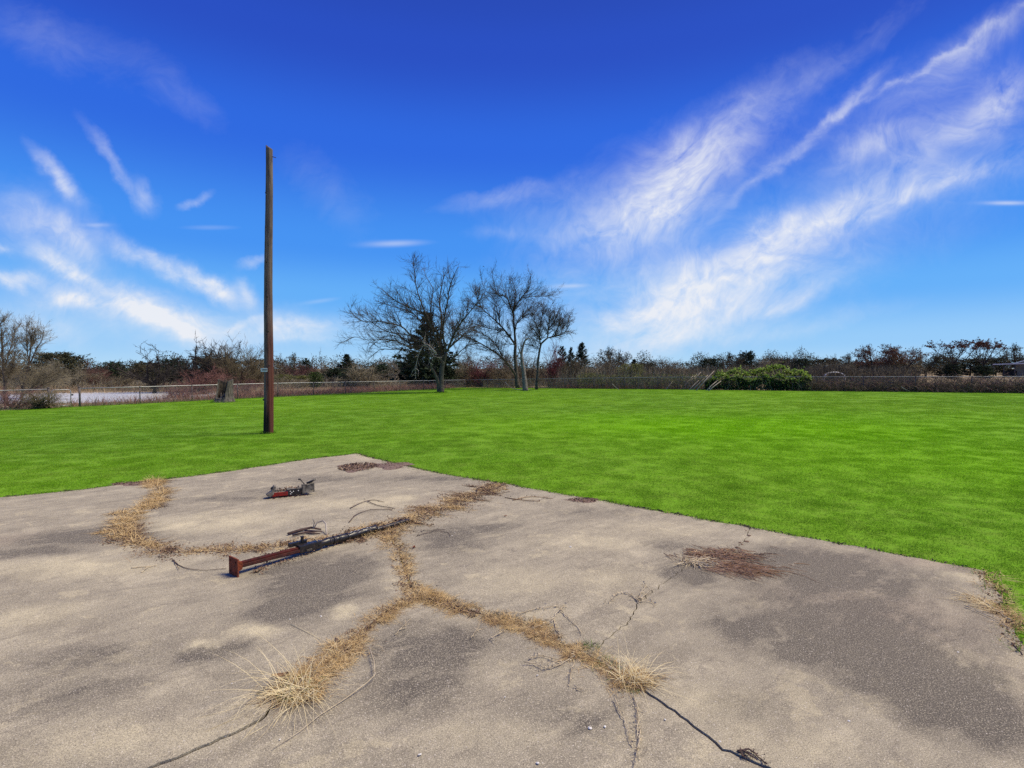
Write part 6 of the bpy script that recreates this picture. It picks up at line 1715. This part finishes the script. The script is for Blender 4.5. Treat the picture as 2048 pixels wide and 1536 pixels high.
# ---------------------------------------------------------------- heap of dead twigs on the right
def twig_heap():
    c = Z0(1440, 1124, ZT); root = empty('twig_heap', c, 'flat heap of reddish and grey dead twigs on the right of the slab', 'twigs')
    ax = Z0(1540, 1152, ZT) - Z0(1375, 1098, ZT); ax.normalize(); ang0 = math.atan2(ax.y, ax.x)
    def sticks(n, cx, cy, sx, sy, L, r, h, dspread, m, nm):
        sg = []
        for q in range(n):
            x, y = rng.normal(cx, sx), rng.normal(cy, sy); a = ang0 + rng.normal(0, dspread); l = rng.uniform(*L)
            p = np.array([x, y, rng.uniform(.004, h)]); d = np.array([math.cos(a), math.sin(a), rng.normal(0, .07)]); e = p + d * l * .5; f = e + (d + rng.normal(0, .18, 3)) * l * .5
            p[2], e[2], f[2] = max(p[2], .004), max(e[2], .004), max(f[2], .004); rr = rng.uniform(.7, 1.3) * r
            sg += [(*p, *e, rr, rr * .85), (*e, *f, rr * .85, rr * .45)]
        V, F = seg_tubes(np.array(sg), 4); link(nm, mesh_np(nm, V, [F]), M[m], root)['kind'] = 'stuff'
    b = lambda x, y: np.array(Z0(x, y, ZT) - c)[:2]
    p1, p2, p3 = b(1440, 1112), b(1400, 1126), b(1490, 1135)
    sticks(250, p1[0] - .06, p1[1] + .02, .19, .11, (.08, .26), .0036, .018, .40, 'red_stick', 'red_sticks')
    sticks(190, p3[0] - .10, p3[1] + .01, .16, .07, (.10, .30), .0034, .016, .28, 'red_stick', 'red_sticks')
    sticks(170, p2[0] - .04, p2[1], .08, .05, (.05, .16), .0034, .03, 1.2, 'dead_stem', 'pale_stems')
    sticks(80, p1[0] + .05, p1[1] - .02, .18, .08, (.06, .2), .003, .012, .7, 'dark_stem', 'dark_stems')


twig_heap()
# crumbled pieces along the thin crack near the lawn
for k, (px, py) in enumerate([(1492, 1062), (1498, 1072), (1494, 1084), (1484, 1090), (1474, 1096), (1466, 1100), (1480, 1086)]):
    c = Z0(px, py, ZT); bm = bmesh.new(); bmesh.ops.create_icosphere(bm, subdivisions=1, radius=.012 + .006 * (k % 3))
    for v_ in bm.verts: v_.co = Vector((v_.co.x * (1.2 + .1 * k), v_.co.y, v_.co.z * .55 + .004)) * (1 + random.uniform(-.2, .2))
    me = bpy.data.meshes.new('concrete_crumb'); bm.to_mesh(me); bm.free()
    tag(link('concrete_crumb', me, M['litter'], None, c), 'small dark concrete crumb in the thin crack near the lawn edge', 'rubble', 'crumbs in the thin crack')
# pale stone chips lying loose
CH = [(1141, 1094, 2.2), (840, 1510, 1.6), (1075, 1351, 1.0), (1180, 1457, 1.7), (1210, 1454, 1.3), (1075, 1527, 1.3), (904, 1072, 1.2), (1080, 998, 1.4), (1440, 1484, 1.2), (464, 1368, .9), (1698, 1443, 1.2), (735, 1003, 1.2), (830, 1022, 1.3), (910, 1066, 1.0), (1330, 1440, 1.0), (1010, 1395, .8), (560, 1480, .8), (1916, 1305, 1.2), (642, 1233, 1.5), (580, 1239, 1.0)]
CHL = ['largest pale stone chip, alone on the concrete right of the short joint', 'pale stone chip near the bottom picture edge, below the middle of the slab', 'tiny pale stone chip left of the thin pale dead vine by the right joint', 'pale stone chip below the right grass tuft, left one of a pair', 'pale stone chip below the right grass tuft, right one of a pair', 'pale stone chip at the bottom picture edge, left of the right crack', 'pale stone chip on the slab beyond the short joint, right one of two', 'pale stone chip near the far slab edge, beyond the litter', 'pale stone chip just left of the right crack near its lower end', 'tiny pale stone chip on the dark patch under the steel post', 'pale stone chip alone on the dark stain at the right of the slab', 'pale stone chip beside the dark forked vine behind the steel post', 'pale stone chip lying in the litter past the end of the steel post', 'pale stone chip on the slab beyond the short joint, left one of two', "pale stone chip just right of the right grass tuft's crack", 'tiny pale stone chip below the middle of the right joint', 'tiny pale stone chip below the long leaning left crack', 'pale stone chip near the right picture edge of the slab', 'pale stone chip between the steel post and the left grass tuft, right one', 'pale stone chip between the steel post and the left grass tuft, left one']
for k, (px, py, s_) in enumerate(CH):
    c = Z0(px, py, ZT); bm = bmesh.new(); bmesh.ops.create_icosphere(bm, subdivisions=1, radius=.0055 * s_)
    for v_ in bm.verts: v_.co = Vector((v_.co.x * random.uniform(1, 1.7), v_.co.y * random.uniform(.6, 1.3), v_.co.z * random.uniform(.3, .7) + .003))
    me = bpy.data.meshes.new('stone_chip'); bm.to_mesh(me); bm.free(); o = link('stone_chip', me, M['stone'], None, c); o.rotation_euler = (0, 0, random.uniform(0, 6))
    tag(o, CHL[k], 'stone', 'pale stone chips on the slab')

# ---------------------------------------------------------------- rusty steel post with base plate, lying on the slab
def steel_post():
    a = Z0(468, 1151, ZT); b = Z0(817, 1046, ZT); ax = b - a; Ln = ax.length; ang = math.atan2(ax.y, ax.x)
    root = empty('steel_post', a, 'rusty red and black steel post with a square base plate, lying across the slab', 'post', rz=ang)
    tilt = lambda x: .085 - .055 * min(x / (Ln * .8), 1.0)          # centre height along the post
    # square base plate standing on its edge, bolt holes let in
    ps = .165; bm = bmesh.new(); bmesh.ops.create_grid(bm, x_segments=1, y_segments=1, size=.5)
    bm.clear(); hs = [(-.048, -.048), (-.048, .048), (.048, -.048), (.048, .048)]
    outer = [(-ps / 2, -ps / 2), (ps / 2, -ps / 2), (ps / 2, ps / 2), (-ps / 2, ps / 2)]; vs = [Vector(p) for p in outer]; es = [(0, 1), (1, 2), (2, 3), (3, 0)]; cen = []
    for hx, hy in hs:
        k0 = len(vs); cen.append((hx, hy))
        for q in range(10): vs.append(Vector((hx + .011 * math.cos(q * .6283), hy + .011 * math.sin(q * .6283)))); es.append((k0 + q, k0 + (q + 1) % 10))
    r_ = delaunay_2d_cdt(vs, es, [], 1, 1e-6); pv = [v[:] for v in r_[0]]; tr = []
    for f in r_[2]:
        c_ = np.mean([pv[i] for i in f], axis=0)
        if all((c_[0] - hx) ** 2 + (c_[1] - hy) ** 2 > .0098 ** 2 for hx, hy in cen): tr.append(list(f))
    V = [(-.006, y, z + ps / 2) for y, z in pv] + [(.006, y, z + ps / 2) for y, z in pv]; k = len(pv); T = tr + [[i + k for i in f][::-1] for f in tr]
    from collections import Counter
    ed = Counter(tuple(sorted((f[i], f[(i + 1) % 3]))) for f in tr for i in range(3)); Q = [[e[0], e[1], e[1] + k, e[0] + k] for e, n_ in ed.items() if n_ == 1]
    bm.free()
    p_ = link('base_plate', mesh_np('base_plate', np.array(V), [np.array(T), np.array(Q)]), M['rust'], root)
    MB().box((-.0005 + .0085, 0, ps / 2), (.004, .115, .115)).build('backing', M['rust_dark'], p_)
    MB().prism([(.008, ps / 2 - .05), (.06, ps / 2 - .033), (.06, ps / 2 + .033), (.008, ps / 2 + .05)], -.04, .04).build('socket', M['rust'], root, bevel=.004)
    # square tube
    def bar(x0, x1, s, nm, m, bev=.006, y=0, dz=0, parent=root):
        z0, z1 = tilt(x0) + dz, tilt(x1) + dz
        mb = MB(); V = []
        for x, z in ((x0, z0), (x1, z1)):
            for yy, zz_ in ((-1, -1), (1, -1), (1, 1), (-1, 1)): V.append((x, y + yy * s / 2, z + zz_ * s / 2))
        mb.add(V, [[0, 1, 2, 3], [7, 6, 5, 4], [0, 4, 5, 1], [1, 5, 6, 2], [2, 6, 7, 3], [3, 7, 4, 0]]); o_ = mb.build(nm, m, parent, bevel=bev)
        bm2 = bmesh.new(); bm2.from_mesh(o_.data); bmesh.ops.recalc_face_normals(bm2, faces=bm2.faces); bm2.to_mesh(o_.data); bm2.free(); return o_
    bar(.05, Ln * .34, .052, 'square_tube', M['red_paint'])
    bar(.06, Ln * .33, .028, 'red_rail', M['rust_dark'], .003, -.0235, -.004)
    bar(Ln * .30, Ln * .42, .078, 'collar', M['black_paint'], .010, 0, .006)
    bar(Ln * .27, Ln * .36, .040, 'clamp_block', M['black_paint'], .005, .05, .05)
    x = Ln * .335; z = tilt(x) + .05
    MB().box((x, .035, z + .035), (.024, .024, .055)).box((x, .035, z + .064), (.030, .030, .008)).build('lever', M['black_paint'], root, bevel=.003)
    MB().tube([(x + .03, .01, z + .03), (x + .06, -.005, z + .045), (x + .10, -.02, z + .03), (x + .13, -.035, z - .005)], .006, 6).build('handle', M['dead_stem'], root, True)
    for q in range(5): MB().box((Ln * .335 + q * .012, -.052, tilt(x) - .012), (.006, .012, .018)).build('thread_ridge', M['pale_metal'], root)
    n = 26; xs_ = np.linspace(Ln * .40, Ln * .765, n); r = np.random.default_rng(2)
    MB().tube([(q, .004 * math.sin(q * 14), max(tilt(q), .046) + .006) for q in xs_], [.037 + .003 * math.sin(q * 40) + r.normal(0, .0015) for q in xs_], 14).build('round_tube', M['black_paint'], root, True)
    for q in (.475, .50, .53, .58):
        xx = Ln * q; MB().tube([(xx - .012, 0, max(tilt(xx), .046) + .006), (xx + .012, 0, max(tilt(xx), .046) + .006)], .0415, 14).build('tape_band', M['black_paint'], root, True)
    for q in range(14):
        xx = Ln * (.585 + .010 * q + .006 * (q % 3)); a_ = R(75 + 22 * ((q * 37) % 5 - 2)); rr_ = .0395
        MB().tube([(xx - .008 - .004 * (q % 3), -rr_ * math.cos(a_), max(tilt(xx), .046) + .006 + rr_ * math.sin(a_)), (xx + .008, -rr_ * math.cos(a_ + .12), max(tilt(xx), .046) + .006 + rr_ * math.sin(a_ + .12))], .0026, 5).build('paint_scuff', M['white_paint'], root, True)
    MB().tube([(q, .0, .034) for q in np.linspace(Ln * .75, Ln, 8)], [.026, .026, .025, .025, .024, .024, .023, .022], 10).build('inner_rod', M['black_paint'], root, True)
    return root


steel_post()
litter(wiggle(np.array([Z0(700, 1079)[:2], Z0(760, 1062)[:2], Z0(820, 1046)[:2]]), 20, .01, 12), 2600, .07, 'brown litter heaped over the far end of the steel post', .013, 'litter', 'post_litter', .06)
dry_strip(wiggle(np.array([Z0(715, 1074)[:2], Z0(770, 1059)[:2], Z0(830, 1044)[:2]]), 20, .01, 12), 900, .06, 'dead stems lying across the far end of the steel post', (.06, .18), m='straw', W=(.003, .006), up=.4, lift=.06)
litter(wiggle(np.array([Z0(500, 1155)[:2], Z0(600, 1118)[:2], Z0(720, 1082)[:2]]), 20, .01, 12), 600, .03, 'red brown leaf litter lying along the steel post', .011, 'litter', 'post_litter', .03)
litter(wiggle(np.array([Z0(520, 1128)[:2], Z0(640, 1088)[:2], Z0(760, 1060)[:2]]), 20, .01, 12), 1500, .05, 'brown leaf litter behind the steel post', .013, 'litter', 'post_litter', .025)

# ---------------------------------------------------------------- red and black hitch bracket on the slab
def bracket():
    a = Z0(536, 997, ZT); b = Z0(624, 988, ZT); ax = b - a; Ln = ax.length
    root = empty('hitch_bracket', a, 'red and black steel hitch bracket with two upright prongs, lying on the slab', 'bracket', rz=math.atan2(ax.y, ax.x))
    k = Ln / .78
    def B(c, s, nm, m, bev=.004, M_=None): return MB().box(tuple(np.array(c) * k), tuple(np.array(s) * k), M_).build(nm, m, root, bevel=bev)
    B((.22, -.03, .065), (.32, .012, .075), 'red_rail', M['bright_red'])
    B((.21, .055, .09), (.34, .16, .010), 'top_plate', M['pale_metal'])
    B((.47, -.03, .078), (.26, .014, .105), 'black_rail', M['black_paint'])
    B((.46, .035, .138), (.27, .12, .012), 'top_plate', M['pale_metal'])
    B((.34, .13, .06), (.52, .012, .10), 'rear_rail', M['black_paint'])
    for x, z in ((.385, .10), (.41, .075), (.39, .05), (.44, .095), (.53, .10)):
        MB().tube([(x * k, -.041 * k, z * k), (x * k, -.034 * k, z * k)], .011 * k, 8).build('bolt_head', M['white_paint'], root, True)
    # tilted end claw on the left
    MB().prism([(-.03, .06), (.03, .02), (.07, .05), (.11, .17), (.075, .185), (.04, .10)], -.05, .06).build('end_claw', M['pale_metal'], root, bevel=.006)
    MB().tube([tuple(np.array(p) * k) for p in ((.05, 0, .17), (.07, 0, .20), (.10, 0, .205), (.105, .02, .18))], .012, 6).build('hook', M['black_paint'], root, True)
    # waisted bracket head on the right
    pr = [(.60, .03), (.66, .06), (.72, .085), (.79, .085), (.80, .05), (.82, .05), (.82, .235), (.80, .235), (.78, .21), (.72, .19), (.66, .185), (.60, .19)]
    MB().prism([(x * k, z * k) for x, z in pr], -.06 * k, -.035 * k).build('bracket_head', M['pale_metal'], root, bevel=.004)
    MB().prism([(x * k, z * k) for x, z in pr], .09 * k, .115 * k).build('bracket_head', M['pale_metal'], root, bevel=.004)
    B((.70, .028, .12), (.18, .13, .05), 'bracket_web', M['bark_dark'])
    for lst in (((.60, -.04, .03), (.67, -.05, .055), (.73, -.055, .078), (.80, -.055, .075)), ((.60, -.04, .195), (.67, -.05, .195), (.73, -.055, .20), (.81, -.055, .238))):
        MB().tube([tuple(np.array(p) * k) for p in lst], .011, 7).build('flange', M['pale_metal'], root, True)
    MB().box(tuple(np.array((.62, .05, .235)) * k), tuple(np.array((.020, .04, .14)) * k), Matrix.Rotation(R(-38), 3, 'Y')).build('prong', M['pale_metal'], root, bevel=.003)
    MB().tube([tuple(np.array(p) * k) for p in ((.54, .06, .295), (.565, .06, .30), (.585, .06, .292))], .012, 6).build('pin', M['black_paint'], root, True)
    MB().tube([tuple(np.array(p) * k) for p in ((.69, .05, .21), (.77, .04, .24), (.85, .03, .275))], .014, 7).build('prong', M['black_paint'], root, True)
    n = 70; P = np.column_stack([rng.uniform(.1, .56, n), rng.normal(.06, .05, n), rng.uniform(.10, .17, n)]) * k; V, Q = leaf_quads(P, .018); link('debris', mesh_np('debris', V, [Q]), M['litter'], root)['kind'] = 'stuff'
    n = 60; P = np.column_stack([rng.uniform(-.02, .7, n), rng.normal(-.07, .03, n), rng.uniform(.003, .02, n)]) * k; V, Q = leaf_quads(P, .016, .6); V[:, 2] = np.maximum(V[:, 2], .001); link('fallen_chips', mesh_np('fallen_chips', V, [Q]), M['rust_dark'], root)['kind'] = 'stuff'


bracket()
# dark branch with a pale curled wire beside the post
c = Z0(580, 1072, ZT); off_ = lambda x, y, z=.02: np.array(Z0(x, y, ZT)) - np.array(c) + (0, 0, z)
root = empty('broken_branch', c, 'dark broken branch with pale curled ends, lying behind the steel post', 'branch')
mb = MB(); mb.tube([off_(576, 1071), off_(600, 1064, .022), (off_(622, 1060, .028)), off_(642, 1062, .02)], [.014, .016, .014, .008], 7); mb.tube([off_(585, 1074), off_(612, 1068), off_(640, 1070, .015)], [.010, .012, .006], 6); mb.tube([off_(610, 1066, .03), off_(628, 1068, .03), off_(645, 1066, .02)], [.010, .009, .004], 6)
mb.build('stick', M['dark_stem'], root, True)
mb = MB(); mb.tube([off_(626, 1062, .03), off_(629, 1060, .08), off_(628, 1062, .12), off_(625, 1061, .155)], [.007, .007, .006, .003], 6); mb.tube([off_(628, 1062, .03), off_(634, 1060, .085), off_(646, 1059, .105), off_(652, 1062, .085), off_(653, 1068, .03), off_(654, 1071, .004)], [.006, .007, .008, .009, .008, .006], 6)
mb.build('curled_end', M['twig_pale'], root, True)
